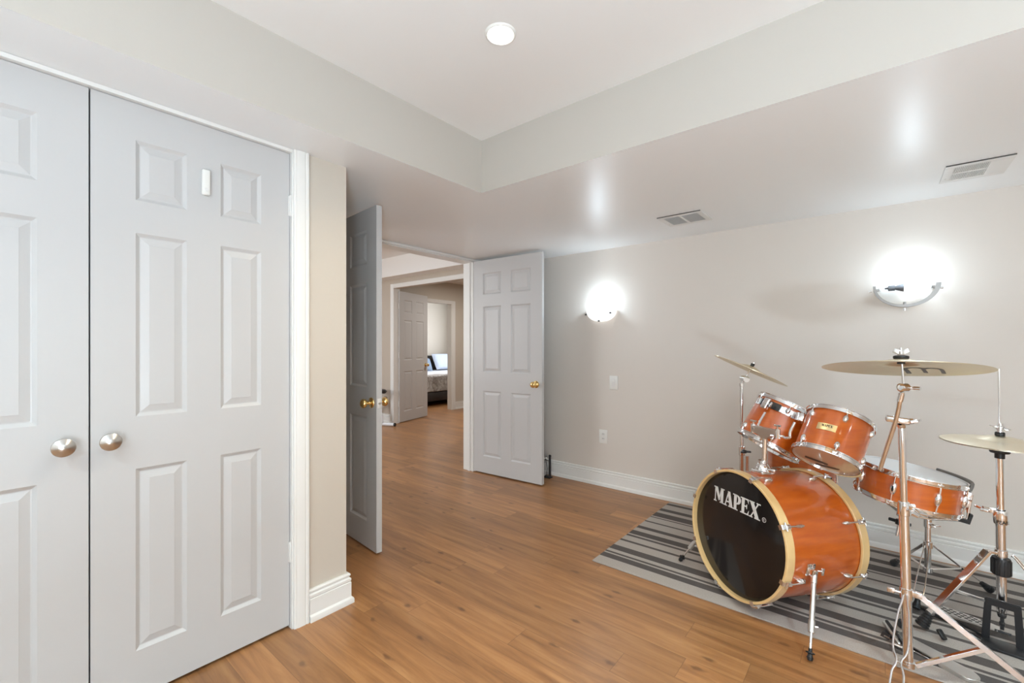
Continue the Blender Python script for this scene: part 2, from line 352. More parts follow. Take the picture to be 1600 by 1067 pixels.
# rooms seen through the doorway
HC = 2.56
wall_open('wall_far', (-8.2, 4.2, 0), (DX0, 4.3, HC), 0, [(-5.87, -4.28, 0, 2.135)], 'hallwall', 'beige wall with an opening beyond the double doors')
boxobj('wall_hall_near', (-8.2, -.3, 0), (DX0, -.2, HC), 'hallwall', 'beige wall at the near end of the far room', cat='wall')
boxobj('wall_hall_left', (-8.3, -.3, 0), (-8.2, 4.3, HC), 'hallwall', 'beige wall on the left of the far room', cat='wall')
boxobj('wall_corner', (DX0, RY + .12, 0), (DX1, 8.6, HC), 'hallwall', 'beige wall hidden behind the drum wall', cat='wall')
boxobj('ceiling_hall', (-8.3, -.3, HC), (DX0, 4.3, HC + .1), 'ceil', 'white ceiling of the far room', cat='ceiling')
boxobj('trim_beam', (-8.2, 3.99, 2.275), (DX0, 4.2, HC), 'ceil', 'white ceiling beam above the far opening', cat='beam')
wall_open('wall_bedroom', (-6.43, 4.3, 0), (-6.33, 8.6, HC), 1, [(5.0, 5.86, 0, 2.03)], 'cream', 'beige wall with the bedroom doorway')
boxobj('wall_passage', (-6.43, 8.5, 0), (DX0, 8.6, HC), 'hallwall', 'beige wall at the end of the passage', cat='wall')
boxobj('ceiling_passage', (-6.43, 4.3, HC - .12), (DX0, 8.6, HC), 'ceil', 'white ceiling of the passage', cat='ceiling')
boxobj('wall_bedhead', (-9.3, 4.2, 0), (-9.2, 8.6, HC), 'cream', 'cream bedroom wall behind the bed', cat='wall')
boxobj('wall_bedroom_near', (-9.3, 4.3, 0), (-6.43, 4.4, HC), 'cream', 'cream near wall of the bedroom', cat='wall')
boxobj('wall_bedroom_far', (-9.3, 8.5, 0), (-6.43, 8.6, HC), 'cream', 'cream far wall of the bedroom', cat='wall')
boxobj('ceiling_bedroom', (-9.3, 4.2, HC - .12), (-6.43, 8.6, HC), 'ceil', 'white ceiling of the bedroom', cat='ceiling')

# trim: casings are extruded profiles (x across the width, y out from the wall)
CAS = [(0, 0), (0, .012), (.006, .015), (.012, .0145), (.018, .0175), (.046, .0175), (.050, .015), (.054, .0185), (.062, .0185), (.065, .015), (.065, 0)]
def casing(name, a, b, wid, nrm, label=None, parent=None, scale=1.0, cat='door casing'):
    a, b, wid, nrm = V(a), V(b), V(wid), V(nrm); bm = NB()
    prism(bm, [(x * scale, y) for x, y in CAS], a, wid, nrm, b - a)
    o = build(name, bm, 'trim', parent, smooth=30)
    if parent is None: tag(o, label, cat, None, 'structure')
    return o
X, Y, Z = V((1, 0, 0)), V((0, 1, 0)), V((0, 0, 1))
t = empty('trim_1', (LX, .9, 0), 'white fluted casing around the closet doors', 'door casing', None, 'structure')
casing('side_casing', (LX, .874, 0), (LX, .874, SOF - .001), Y, X, None, t)
casing('side_casing', (LX, -.402, 0), (LX, -.402, SOF - .001), -Y, X, None, t)
build('jamb', box(NB(), (-2.06, .868, 0), (LX + .004, .876, 2.06)), 'trim', t, smooth=0)
build('head_casing', box(NB(), (LX - .06, -.402, 2.0515), (LX + .004, .874, SOF - .001)), 'trim', t, smooth=0)
t = empty('trim_2', (DX1, 2.3, 0), 'white frame of the open double doorway', 'door frame', None, 'structure')
build('jamb', box(NB(), (DX0 - .012, 3.092, 0), (DX1 + .002, 3.106, 2.049)), 'trim', t, smooth=0)
build('jamb', box(NB(), (DX0 - .012, 1.544, 0), (DX1 + .002, 1.558, 2.049)), 'trim', t, smooth=0)
build('door_stop', box(NB(), (-3.10, 3.080, 0), (-3.075, 3.092, 2.04)), 'trim', t, smooth=0)
build('head_jamb', box(NB(), (DX0 - .012, 1.558, 2.037), (DX1 + .002, 3.092, 2.049)), 'trim', t, smooth=0)
build('head_casing', box(NB(), (DX1, 1.48, 2.044), (DX1 + .018, 3.17, SOF - .001), .003), 'trim', t)
casing('side_casing', (DX1, 3.106, 0), (DX1, 3.106, SOF - .001), Y, X, None, t)
casing('side_casing', (DX1, 1.544, 0), (DX1, 1.544, SOF - .001), -Y, X, None, t)
t = empty('trim_3', (-5.1, 4.2, 0), 'white casing of the opening in the beige far wall', 'door casing', None, 'structure')
casing('side_casing', (-5.87, 4.2, 0), (-5.87, 4.2, 2.2), -X, -Y, None, t, 1.05)
casing('side_casing', (-4.28, 4.2, 0), (-4.28, 4.2, 2.2), X, -Y, None, t, 1.15)
casing('head_casing', (-5.87, 4.2, 2.135), (-4.28, 4.2, 2.135), Z, -Y, None, t)
build('jamb', box(NB(), (-5.88, 4.19, 0), (-5.862, 4.31, 2.135)), 'trim', t, smooth=0)
build('jamb', box(NB(), (-4.288, 4.19, 0), (-4.272, 4.31, 2.135)), 'trim', t, smooth=0)
t = empty('trim_4', (-6.33, 5.4, 0), 'white casing of the bedroom doorway', 'door casing', None, 'structure')
casing('side_casing', (-6.33, 5.86, 0), (-6.33, 5.86, 2.095), Y, X, None, t, 1.2)
casing('side_casing', (-6.33, 5.0, 0), (-6.33, 5.0, 2.095), -Y, X, None, t)
casing('head_casing', (-6.33, 5.0, 2.03), (-6.33, 5.86, 2.03), Z, X, None, t)
build('jamb', box(NB(), (-6.44, 5.845, 0), (-6.326, 5.862, 2.03)), 'trim', t, smooth=0)

BBP = [(0, 0), (.027, 0), (.027, .018), (.025, .024), (.019, .029), (.017, .031), (.017, .098), (.0135, .100), (.0165, .106), (.0165, .116), (.010, .121), (.010, .125), (.0145, .130), (.0145, .136), (.011, .140), (0, .140)]
def baseboard(name, path, label):
    """profile swept along a floor path; the wall lies to the right of the walking direction"""
    P = [V((x, y, 0)) for x, y in path]; n = len(P); bm = NB(); rings = []
    for i in range(n):
        d1 = (P[i] - P[i - 1]).normalized() if i else (P[1] - P[0]).normalized()
        d2 = (P[i + 1] - P[i]).normalized() if i < n - 1 else d1
        n1, n2 = V((-d1.y, d1.x, 0)), V((-d2.y, d2.x, 0)); b = (n1 + n2).normalized(); k = 1 / max(b.dot(n1), .2)
        rings.append([bm.verts.new(P[i] + b * (k * x) + Z * z) for x, z in BBP])
    for i in range(n - 1):
        for j in range(len(BBP)): bm.faces.new([rings[i][j], rings[i + 1][j], rings[i + 1][(j + 1) % len(BBP)], rings[i][(j + 1) % len(BBP)]])
    bm.faces.new(rings[0]); bm.faces.new(rings[-1][::-1])
    return struct(name, bm, 'trim', label, None, 25, 'baseboard')
baseboard('baseboard_left', [(DX1, 1.478), (DX1, 1.123), (LX, 1.123), (LX, .94)], 'white moulded baseboard wrapping the cream wall corner')
baseboard('baseboard_right', [(3.2, RY), (DX1, RY), (DX1, 3.172)], 'white moulded baseboard along the drum wall')
baseboard('baseboard_far', [(DX0, 4.2), (-4.205, 4.2)], 'white baseboard right of the far opening')
baseboard('baseboard_hall', [(-5.94, 4.2), (-8.2, 4.2)], 'white baseboard left of the far opening')
baseboard('baseboard_passage', [(-6.33, 8.5), (-6.33, 5.94)], 'white baseboard beside the bedroom doorway')

# ------------------------------------------------------------------ six-panel doors
def six_panel(bm, o, u, n, W, H, T, us, vs_):
    """slab with raised panels on both faces. o: bottom corner on the front face; us, vs_: panel intervals"""
    o, u, n = V(o), V(u), V(n)
    def P(a, z, d): return o + u * a + Z * z + n * d
    ua = [0] + [q for p in us for q in p] + [W]; va = [0] + [q for p in vs_ for q in p] + [H]
    for side in (0, 1):
        base = -T * side; sg = -1 if side == 0 else 1
        for i in range(len(ua) - 1):
            for j in range(len(va) - 1):
                a0, a1, b0, b1 = ua[i], ua[i + 1], va[j], va[j + 1]
                if i % 2 == 1 and j % 2 == 1:
                    loops = []
                    for ins, dep in ((0, 0), (.004, .003), (.011, .0085), (.014, .009), (.016, .0085), (.036, .003), (.0375, .0022)):
                        loops.append([bm.verts.new(P(x, z, base + sg * dep)) for x, z in ((a0 + ins, b0 + ins), (a1 - ins, b0 + ins), (a1 - ins, b1 - ins), (a0 + ins, b1 - ins))])
                    for A, B in zip(loops, loops[1:]):
                        for k in range(4): bm.faces.new([A[k], A[(k + 1) % 4], B[(k + 1) % 4], B[k]])
                    bm.faces.new(loops[-1])
                else:
                    bm.faces.new([bm.verts.new(P(*q, base)) for q in ((a0, b0), (a1, b0), (a1, b1), (a0, b1))])
    for a, b in (((0, 0), (W, 0)), ((W, 0), (W, H)), ((W, H), (0, H)), ((0, H), (0, 0))):
        bm.faces.new([bm.verts.new(P(*a, 0)), bm.verts.new(P(*b, 0)), bm.verts.new(P(*b, -T)), bm.verts.new(P(*a, -T))])
    bmesh.ops.remove_doubles(bm, verts=bm.verts[:], dist=1e-5); return bm
VS = [(.158, .782), (.960, 1.588), (1.700, 1.905)]
def door(name, o, u, n, W, H, label, T=.035):
    k = H / 2.03
    st, mid = (.113, .108) if W < .7 else (.117, .112); pw = (W - 2 * st - mid) / 2
    us = [(st, st + pw), (st + pw + mid, W - st)]
    bm = six_panel(NB(), o, u, n, W, H, T, us, [(a * k, b * k) for a, b in VS])
    d = build(name, bm, 'door', None, loc=tuple(o), smooth=0); BASE[d.name] = V(o)
    return tag(d, label, 'door', None, 'structure')
def hinge(parent, x, y, z, ax, nr):
    bm = NB(); tube(bm, [(x, y, z - .044), (x, y, z + .044)], .0055, 10)
    c = V((x, y, z)); obox(bm, c - V(nr) * .004 - V(ax) * .004, (.004, .0016, .042), (V(ax), V(nr), Z), .0005)
    tube(bm, [(x, y, z + .044), (x, y, z + .048)], [.004, .002], 8)
    build('hinge', bm, 'ventm', parent)
def nickel_knob(parent, c, n):
    bm = NB(); lathe(bm, c, n, [(0, 0), (.016, 0), (.016, .003), (.0075, .006), (.0075, .020), (.020, .027), (.0275, .031), (.0285, .034), (.0275, .038), (.014, .047), (0, .0555)], 40)
    build('knob', bm, 'nickel', parent, smooth=30)
def brass_knob(parent, c, n, m='brass'):
    bm = NB(); lathe(bm, c, n, [(0, 0), (.031, 0), (.032, .002), (.030, .006), (.016, .010), (.011, .016), (.011, .028), (.017, .033), (.025, .040), (.0275, .049), (.026, .058), (.018, .066), (.008, .0685), (0, .0685)], 32)
    build('knob', bm, m, parent, smooth=40)
# closet pair
d1 = door('door_1', (CX, -.397, .013), Y, X, .631, 2.0365, 'left white six-panel closet door, its knob at the right edge')
nickel_knob(d1, (CX, .174, .905), X)
d2 = door('door_2', (CX, .2385, .013), Y, X, .627, 2.0365, 'right white six-panel closet door with a small white sensor on it')
nickel_knob(d2, (CX, .283, .905), X)
for z in (1.823, .330): hinge(d2, CX + .006, .8685, z, Y, X)
# open pair: left leaf face direction slightly past square
def leaf(name, hx, hy, ang, label, mirror):
    """leaf of the double door: hinge corner, free edge direction ang; panels both sides"""
    u = V((cos(ang), sin(ang), 0)); n = V((sin(ang), -cos(ang), 0))   # n: the face turned to the viewer (-y)
    return door(name, (hx, hy, .012), u, n, .785, 2.03, label), u, n
d3, u3, n3 = leaf('door_3', -3.030, 1.558, radians(-5.1), 'left leaf of the open double door, seen nearly edge-on', False)
o3 = V((-3.030, 1.558, 0))
p = o3 + u3 * .728 + Z * .884; brass_knob(d3, p, n3); brass_knob(d3, p - n3 * .035, -n3)
c = o3 + u3 * .785 - n3 * .0175 + Z * .884
bm = NB(); obox(bm, c, (.0012, .0115, .028), (u3, n3, Z), .0008); build('latch_plate', bm, 'ventm', d3)
bm = NB(); tube(bm, [c, c + u3 * .008], .0065, 12); build('latch_bolt', bm, 'nickel', d3)
d4, u4, n4 = leaf('door_4', -3.030, 3.092, radians(3.2), 'right leaf of the open double door, standing before the drum wall', True)
o4 = V((-3.030, 3.092, 0)); p = o4 + u4 * .725 + Z * .884; brass_knob(d4, p, n4); brass_knob(d4, p - n4 * .035, -n4)
c = o4 + u4 * .785 - n4 * .0175 + Z * .884
bm = NB(); obox(bm, c, (.0012, .0115, .028), (u4, n4, Z), .0008); build('latch_plate', bm, 'nickel', d4)
# door in the far opening
u5 = V((-.223, .75, 0)).normalized(); n5 = V((u5.y, -u5.x, 0))
d5 = door('door_5', (-5.845, 4.29, .012), u5, n5, .782, 2.085, 'white six-panel door standing open beyond the double doorway')
p = V((-5.845, 4.29, .90)) + u5 * .725; brass_knob(d5, p, n5); brass_knob(d5, p - n5 * .035, -n5)
for z in (.30, 1.08, 1.86): hinge(d5, -5.852, 4.282, z, u5, n5)

# small things on the closet door and walls
t = empty('door_sensor', (CX, .555, 1.83), 'small white magnetic sensor stuck on the right closet door', 'sensor')
bm = NB(); obox(bm, (CX + .009, .555, 1.834), (.009, .0135, .048), None, .006, 3); build('housing', bm, 'plastic', t)
bm = NB(); lathe(bm, (CX + .018, .555, 1.806), X, [(0, .002), (.006, .002), (.007, 0)], 20); build('button', bm, 'ventm', t)

def wallplate(name, cx, cz, label, cat, w_=.078, h_=.118):
    t = empty(name, (cx, RY, cz), label, cat)
    bm = NB(); obox(bm, (cx, RY - .003, cz), (w_ / 2, .003, h_ / 2), None, .0025, 2); build('plate', bm, 'plastic', t); return t
t = wallplate('light_switch', -1.747, .906, 'white light switch on the greige wall below the frosted sconce', 'light switch')
bm = NB(); obox(bm, (-1.747, RY - .006, .906), (.017, .002, .034), None, .001); build('switch_frame', bm, 'ventm', t)
bm = NB(); obox(bm, (-1.747, RY - .0085, .918), (.0135, .0035, .012), (X, Y, Z), .002); build('rocker', bm, 'plastic', t)
t = wallplate('power_outlet', -1.846, .430, 'white power outlet low on the greige wall above the baseboard', 'power outlet')
for dz in (.02, -.02):
    bm = NB(); lathe(bm, (-1.846, RY - .006, .43 + dz), -Y, [(0, .0015), (.0155, .0015), (.0165, 0)], 24); s = build('socket_face', bm, 'ventm', t)
    for dx in (-.006, .006):
        bm = NB(); obox(bm, (-1.846 + dx, RY - .0078, .433 + dz), (.0012, .0004, .0045)); build('slot', bm, 'ink', s, smooth=0)

# ------------------------------------------------------------------ ceiling lamp, vents, sconces
def pot(x, y, label, named=True):
    t = empty('ceiling_light', (x, y, CEIL), label, 'ceiling light', 'recessed ceiling lamps')
    bm = NB(); lathe(bm, (x, y, CEIL), -Z, [(.046, 0), (.046, .004), (.050, .007), (.056, .004), (.058, 0)], 40, True); build('trim_ring', bm, 'plastic', t)
    bm = NB(); lathe(bm, (x, y, CEIL - .001), -Z, [(0, .002), (.040, .002), (.046, 0)], 40); build('lens', bm, 'lens', t)
pot(*POTS[0], 'round recessed ceiling lamp glowing in the raised ceiling')
for q in POTS[1:]: pot(*q, 'unseen recessed ceiling lamp added behind or beside the viewpoint')

def vent(x0, x1, y0, y1, label, style):
    t = empty('ceiling_vent', ((x0 + x1) / 2, (y0 + y1) / 2, SOF), label, 'air vent', 'ceiling vents in the soffit')
    zz = SOF; b = .034; xm = (x0 + x1) / 2
    bm = NB()
    box(bm, (x0, y0, zz - .006), (x1, y0 + b, zz), .002); box(bm, (x0, y1 - b, zz - .006), (x1, y1, zz), .002)
    box(bm, (x0, y0 + b - .002, zz - .006), (x0 + b, y1 - b + .002, zz), .002)
    box(bm, (x1 - (b if style == 0 else .075), y0 + b - .002, zz - .006), (x1, y1 - b + .002, zz), .002)
    if style == 0: box(bm, (xm - .008, y0 + b - .002, zz - .006), (xm + .008, y1 - b + .002, zz), .002)
    else: box(bm, (x0 + b - .001, (y0 + y1) / 2 - .007, zz - .006), (x1 - .07, (y0 + y1) / 2 + .007, zz), .002)
    build('frame', bm, 'ventm', t)
    bm = NB(); box(bm, (x0 + .002, y0 - .003, zz - .005), (x1 - .002, y0 + .001, zz)); build('shadow_gap', bm, 'ventshade', t, smooth=0)  # dark strip stands in for the shade along the vent's front edge
    bm = NB(); box(bm, (x0 + .01, y0 + .01, zz - .0015), (x1 - .01, y1 - .01, zz - .0003)); build('duct_opening', bm, 'ventdark', t, smooth=0)
    bm = NB()
    if style == 0:
        n = 15
        for i in range(n):
            yy = y0 + b + (y1 - y0 - 2 * b) * (i + .5) / n
            obox(bm, (xm, yy, zz - .0035), ((x1 - x0) / 2 - b, .0045, .0006), (X, V((0, cos(.6), sin(.6))), V((0, -sin(.6), cos(.6)))))
    else:
        n = 19; xa, xb = x0 + b, x1 - .075
        for i in range(n):
            xx = xa + (xb - xa) * (i + .5) / n
            obox(bm, (xx, (y0 + y1) / 2, zz - .0035), (.0030, (y1 - y0) / 2 - b, .0006), (V((cos(.5), 0, sin(.5))), Y, V((-sin(.5), 0, cos(.5)))))
    build('louvers', bm, 'ventm', t, smooth=0)
    bm = NB(); ellipsoid(bm, (x0 + .016, (y0 + y1) / 2 + .06, zz - .006), (.004, .004, .0015), (X, Y, Z), 10, 6); build('screw', bm, 'nickel', t)
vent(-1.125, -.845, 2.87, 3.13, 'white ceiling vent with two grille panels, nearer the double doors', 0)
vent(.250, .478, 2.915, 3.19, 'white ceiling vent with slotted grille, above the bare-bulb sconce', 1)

# sconce with frosted glass
sx, sz = -1.862, 1.535
t = empty('wall_sconce', (sx, RY, sz), 'glowing wall sconce with frosted glass bowl, nearer the double doors', 'wall lamp', 'wall sconces')
bm = NB(); rows = []; nu, nv = 28, 12
for j in range(nv + 1):
    v_ = pi / 2 * j / nv
    rows.append([bm.verts.new((sx + .140 * cos(pi * i / nu) * cos(v_) ** .8, RY - .004 - .105 * sin(pi * i / nu) * cos(v_) ** .8, sz - .098 * sin(v_))) for i in range(nu + 1)])
for j in range(nv):
    for i in range(nu): bm.faces.new([rows[j][i], rows[j][i + 1], rows[j + 1][i + 1], rows[j + 1][i]])
bmesh.ops.remove_doubles(bm, verts=bm.verts[:], dist=1e-5)
sh = build('glass_shade', bm, 'shade', t, smooth=60); md = sh.modifiers.new('thick', 'SOLIDIFY'); md.thickness = .004; md.offset = -1
bm = NB(); box(bm, (sx - .06, RY - .012, sz - .06), (sx + .06, RY - .001, sz + .005), .003); build('back_plate', bm, 'plastic', t)
for a, yy, dz in ((-.139, .034, -.034), (.118, .072, -.032), (.004, .062, -.0965)):
    bm = NB(); obox(bm, (sx + a, RY - yy, sz + dz), (.0075, .009, .0065), None, .002); build('clip', bm, 'clipmetal', t)
bm = NB(); tube(bm, [(sx - .05, RY - .055, sz - .02), (sx - .012, RY - .055, sz - .02)], .014, 16); build('socket', bm, 'socket', t)
bm = NB(); ellipsoid(bm, (sx + .03, RY - .055, sz - .02), (.045, .024, .024), (X, Y, Z)); build('bulb', bm, 'bulb', t)
lamp('sconce_lamp', 'POINT', (sx + .02, RY - .115, sz + .06), SC_E, (.80, 1, 1.16), .03)

# sconce that has lost its glass: metal band, bare bulb
sx, sz = .124, 1.572
t = empty('wall_sconce', (sx, RY, sz), 'wall sconce without glass, bare bulb above a curved metal band', 'wall lamp', 'wall sconces')
R_ = .132
bm = NB(); poly = [(R_ * .97 * cos(pi + pi * i / 32), R_ * .85 * sin(pi + pi * i / 32)) for i in range(33)]
prism(bm, poly, (sx, RY - .010, sz), X, Z, (0, .009, 0)); build('back_plate', bm, 'plastic', t, smooth=20)
bm = NB(); pts = []
for i in range(37):
    a = pi + pi * i / 36; pts.append((cos(a), sin(a)))
vv = []
for cx_, cz_ in pts:
    q = []
    for rr, yy in ((R_ - .003, -.112), (R_ + .010 + .009 * (1 + cx_) / 2, -.112), (R_ + .010 + .009 * (1 + cx_) / 2, -.092), (R_ - .003, -.092)): q.append(bm.verts.new((sx + rr * cx_, RY + yy, sz + rr * .88 * cz_)))
    vv.append(q)
for A, B in zip(vv, vv[1:]):
    for k in range(4): bm.faces.new([A[k], A[(k + 1) % 4], B[(k + 1) % 4], B[k]])
bm.faces.new(vv[0]); bm.faces.new(vv[-1][::-1]); build('band', bm, 'darknickel', t, smooth=40)
for a in (192, 270, 348):
    q = radians(a); d = V((cos(q), 0, sin(q) * .88)); c = V((sx, RY - .09, sz)) + d * (R_ - .004)
    tn = V((-d.z, 0, d.x)).normalized(); dn = d.normalized()
    bm = NB(); obox(bm, c, (.014, .020, .006), (dn, Y, tn), .0015)
    k = build('clip', bm, 'darknickel', t)
    bm = NB(); tube(bm, [c + dn * .022, c + dn * .036], .0065, 12); build('clip_screw', bm, 'chrome', k)
    bm = NB(); tube(bm, [c - dn * .006 + Y * .01, V((c.x - dn.x * .02, RY - .004, c.z - dn.z * .02))], .003, 8); build('stay', bm, 'nickel', t)
bm = NB(); lathe(bm, (sx - .088, RY - .062, sz - .012), X, [(0, 0), (.005, 0), (.006, .014), (.016, .016), (.016, .040), (.0165, .046), (0, .046)], 20); build('socket', bm, 'socket', t)
bm = NB(); lathe(bm, (sx - .042, RY - .062, sz - .012), X, [(0, 0), (.011, 0), (.024, .034), (.025, .04), (0, .04)], 20); build('bulb_neck', bm, 'socket', t)
bm = NB(); ellipsoid(bm, (sx + .022, RY - .062, sz - .012), (.036, .029, .029), (X, Y, Z)); build('bulb', bm, 'bulb', t)
lamp('sconce_lamp', 'POINT', (sx + .025, RY - .115, sz + .05), SC_E * .8, (.80, 1, 1.16), .03)

# ------------------------------------------------------------------ rug
RZ = .008
bm = NB(); box(bm, (-1.245, RUG_Y0, 0), (.80, RUG_Y1, RZ), .003)
tag(build('area_rug', bm, 'rug', None, loc=(-1.245, RUG_Y0, 0), smooth=30), 'grey striped woven runner rug under the drum kit', 'rug')

# ------------------------------------------------------------------ drums
def hoop_metal(name, c, n, sgn, R, rs, parent):
    """triple-flanged hoop; c: centre of its outer edge, sgn: +1 opens towards +n"""
    n = V(n).normalized() * sgn
    pr = [(rs + .002, -.016), (R, -.018), (R, -.0145), (rs + .006, -.0125), (rs + .006, .000), (R - .0005, .0015), (R - .001, .0045), (rs + .002, .003)]
    bm = NB(); lathe(bm, V(c) - n * .003, n, pr, 72, True); return build(name, bm, 'chrome', parent, smooth=30)
def lug(parent, c, rad, up, tip, name='lug', big=1.0):
    """teardrop lug on the shell at c (rad: outward) with the tension rod up to tip"""
    rad, up = V(rad), V(up); sd = rad.cross(up)
    bm = NB(); lathe_pts = [(0, .0), (.0105, .0), (.0115, .003), (.0095, .008), (.005, .0115), (0, .0125)]
    ellipsoid(bm, V(c) + rad * .002, (.0115 * big, .019 * big, .0125 * big), (sd, up, rad), 18, 10); lg = build(name, bm, 'chrome', parent, smooth=60)
    d = (V(tip) - V(c)); dn = d.normalized()
    bm = NB(); tube(bm, [V(c) + rad * .008 + dn * .012, V(tip) + rad * .002, V(tip) + rad * .002 + dn * .010], [.0028, .0028, .0028], 8); build('tension_rod', bm, 'chrome', lg)
    bm = NB(); obox(bm, V(tip) + rad * .003, (.008, .006, .006), (sd, rad, up), .002); build('hoop_ear', bm, 'chrome', lg)
def tom(name, c, n, L, R, label, cat, group, nl, ph_top, ph_bot, bottom='clearhead'):
    c = V(c); e1, e2, n = ring_frame(n); rs = R - .010
    t = empty(name, c, label, cat, group)
    bm = NB(); lathe(bm, c, n, [(rs - .008, .012), (rs, .012), (rs, L - .012), (rs - .008, L - .012)], 72, True); build('shell', bm, 'orange', t, smooth=30)
    hoop_metal('hoop', c + n * L, n, 1, R, rs, t); hoop_metal('hoop', c, n, -1, R, rs, t)
    bm = NB(); lathe(bm, c, n, [(0, L - .006), (rs + .0005, L - .006), (rs + .0015, L - .010), (rs + .0015, L - .014), (0, L - .013)], 64); build('batter_head', bm, 'whitehead', t, smooth=30)
    bm = NB(); lathe(bm, c, n, [(0, .006), (rs + .0005, .006), (rs + .0015, .010), (rs + .0015, .014), (0, .013)], 64); build('resonant_head', bm, bottom, t, smooth=30)
    for top, ph in ((1, ph_top), (0, ph_bot)):
        for k in range(nl):
            a = radians(ph + 360 / nl * k); d = e1 * cos(a) + e2 * sin(a)
            if top: lug(t, c + d * rs + n * (L - .045), d, n, c + d * (rs + .003) + n * (L - .013))
            else: lug(t, c + d * rs + n * .045, d, -n, c + d * (rs + .003) + n * .013)
    return t, e1, e2, n
def font_mesh(body):
    cu = bpy.data.curves.new('lettering', 'FONT'); cu.body = body; cu.resolution_u = 3
    o = bpy.data.objects.new('lettering', cu); COL.objects.link(o); dg = bpy.context.evaluated_depsgraph_get(); dg.update()
    me = bpy.data.meshes.new_from_object(o.evaluated_get(dg)); bpy.data.objects.remove(o); bpy.data.curves.remove(cu)
    vv = [tuple(v.co[:2]) for v in me.vertices]; ff = [tuple(p.vertices) for p in me.polygons]; bpy.data.meshes.remove(me)
    x0, x1 = min(v[0] for v in vv), max(v[0] for v in vv); y0, y1 = min(v[1] for v in vv), max(v[1] for v in vv)
    return [((x - x0) / (x1 - x0), (y - y0) / (y1 - y0)) for x, y in vv], ff
GL = {
 'M': (1.0, [[(0, 0), (.27, 0), (.27, .07), (0, .07)], [(.09, .05), (.17, .05), (.17, .95), (.09, .95)], [(0, 1), (0, .94), (.07, .92), (.34, .92), (.34, 1)], [(.07, .97), (.36, .97), (.62, .22), (.47, .12)],
             [(.47, .12), (.57, .16), (.74, 1), (.66, 1)], [(.66, 0), (.90, 0), (.90, 1), (.66, 1)], [(.57, 0), (1, 0), (1, .07), (.57, .07)], [(.64, .93), (1, .93), (1, 1), (.64, 1)]]),
 'A': (.86, [[(.09, .05), (.19, .05), (.48, 1), (.38, 1)], [(.34, 1), (.56, 1), (.82, .05), (.53, .05)], [(.19, .26), (.62, .26), (.60, .35), (.21, .35)], [(0, 0), (.30, 0), (.30, .07), (0, .07)], [(.43, 0), (.88, 0), (.88, .07), (.43, .07)]]),
 'P': (.72, [[(.10, 0), (.34, 0), (.34, 1), (.10, 1)], [(0, 0), (.45, 0), (.45, .07), (0, .07)], [(0, .93), (.34, .93), (.34, 1), (0, 1)]] +
      [[(.34 + ra * cos(a0), .69 + .31 * sin(a0)), (.34 + ra * cos(a1), .69 + .31 * sin(a1)), (.34 + rb * cos(a1), .69 + .225 * sin(a1)), (.34 + rb * cos(a0), .69 + .225 * sin(a0))]
       for ra, rb in ((.38, .14),) for i in range(8) for a0, a1 in ((pi / 2 - pi * i / 8, pi / 2 - pi * (i + 1) / 8),)]),
 'E': (.76, [[(.10, 0), (.34, 0), (.34, 1), (.10, 1)], [(0, 0), (.12, 0), (.12, .07), (0, .07)], [(0, .93), (.12, .93), (.12, 1), (0, 1)], [(.34, .92), (.68, .92), (.68, 1), (.34, 1)], [(.56, .92), (.68, .70), (.68, .92)],
             [(.34, .47), (.52, .47), (.52, .55), (.34, .55)], [(.50, .38), (.56, .36), (.56, .66), (.50, .64)], [(.34, 0), (.70, 0), (.70, .08), (.34, .08)], [(.58, .08), (.70, .08), (.73, .32)]]),
 'X': (.90, [[(.06, .97), (.36, .97), (.84, .03), (.54, .03)], [(.11, .03), (.21, .03), (.79, .97), (.69, .97)], [(0, .93), (.44, .93), (.44, 1), (0, 1)], [(.60, .93), (.92, .93), (.92, 1), (.60, 1)], [(0, 0), (.32, 0), (.32, .07), (0, .07)], [(.46, 0), (.92, 0), (.92, .07), (.46, .07)]]),
}
def logo_polys(word='MAPEX', gap=-.03):
    x = 0; out = []
    for ch in word:
        w_, ps = GL[ch]; out += [[(px + x, py) for px, py in p] for p in ps]; x += w_ + gap
    x -= gap; return [[(a / x, b) for a, b in p] for p in out]

# bass drum -----------------------------------------------------------
BC = V((-.5221, 2.2756, .3345)); BN = V((-.564, -.823, .058)).normalized(); BL = .459
e1, e2, BN = ring_frame(BN)            # e1: towards the right seen from its front, e2: up
bass = empty('bass_drum', (-.40, 2.46, RZ), 'large amber bass drum with black lettered front head and maple hoops', 'drum')
def bl(a, r, d): return BC + (e1 * cos(a) + e2 * sin(a)) * r + BN * d
bm = NB(); lathe(bm, BC, BN, [(.270, -.026), (.2795, -.026), (.2795, -BL + .026), (.270, -BL + .026)], 96, True); build('shell', bm, 'orange', bass, smooth=30)
for a, b_ in ((0, -.042), (-BL + .042, -BL)):
    bm = NB(); lathe(bm, BC, BN, [(.2805, a - .002), (.2825, a), (.290, a), (.292, a - .002), (.292, b_ + .002), (.290, b_), (.2825, b_), (.2805, b_ + .002)], 96, True); build('hoop', bm, 'maple', bass, smooth=30)
bm = NB(); lathe(bm, BC, BN, [(0, -.019), (.270, -.019), (.2795, -.023), (.2800, -.027), (0, -.0255)], 96); fh = build('front_head', bm, 'head', bass, smooth=30)
bm = NB(); lathe(bm, BC, BN, [(0, -BL + .019), (.270, -BL + .019), (.2795, -BL + .023), (.2800, -BL + .027), (0, -BL + .0255)], 96); build('batter_head', bm, 'whitehead', bass, smooth=30)
bm = NB(); o = BC + BN * -.0188 - e1 * .157 + e2 * .106
for p in logo_polys(): prism(bm, p, o, e1 * .285, e2 * .073, BN * .0005)
build('logo', bm, 'logo', fh, smooth=0)
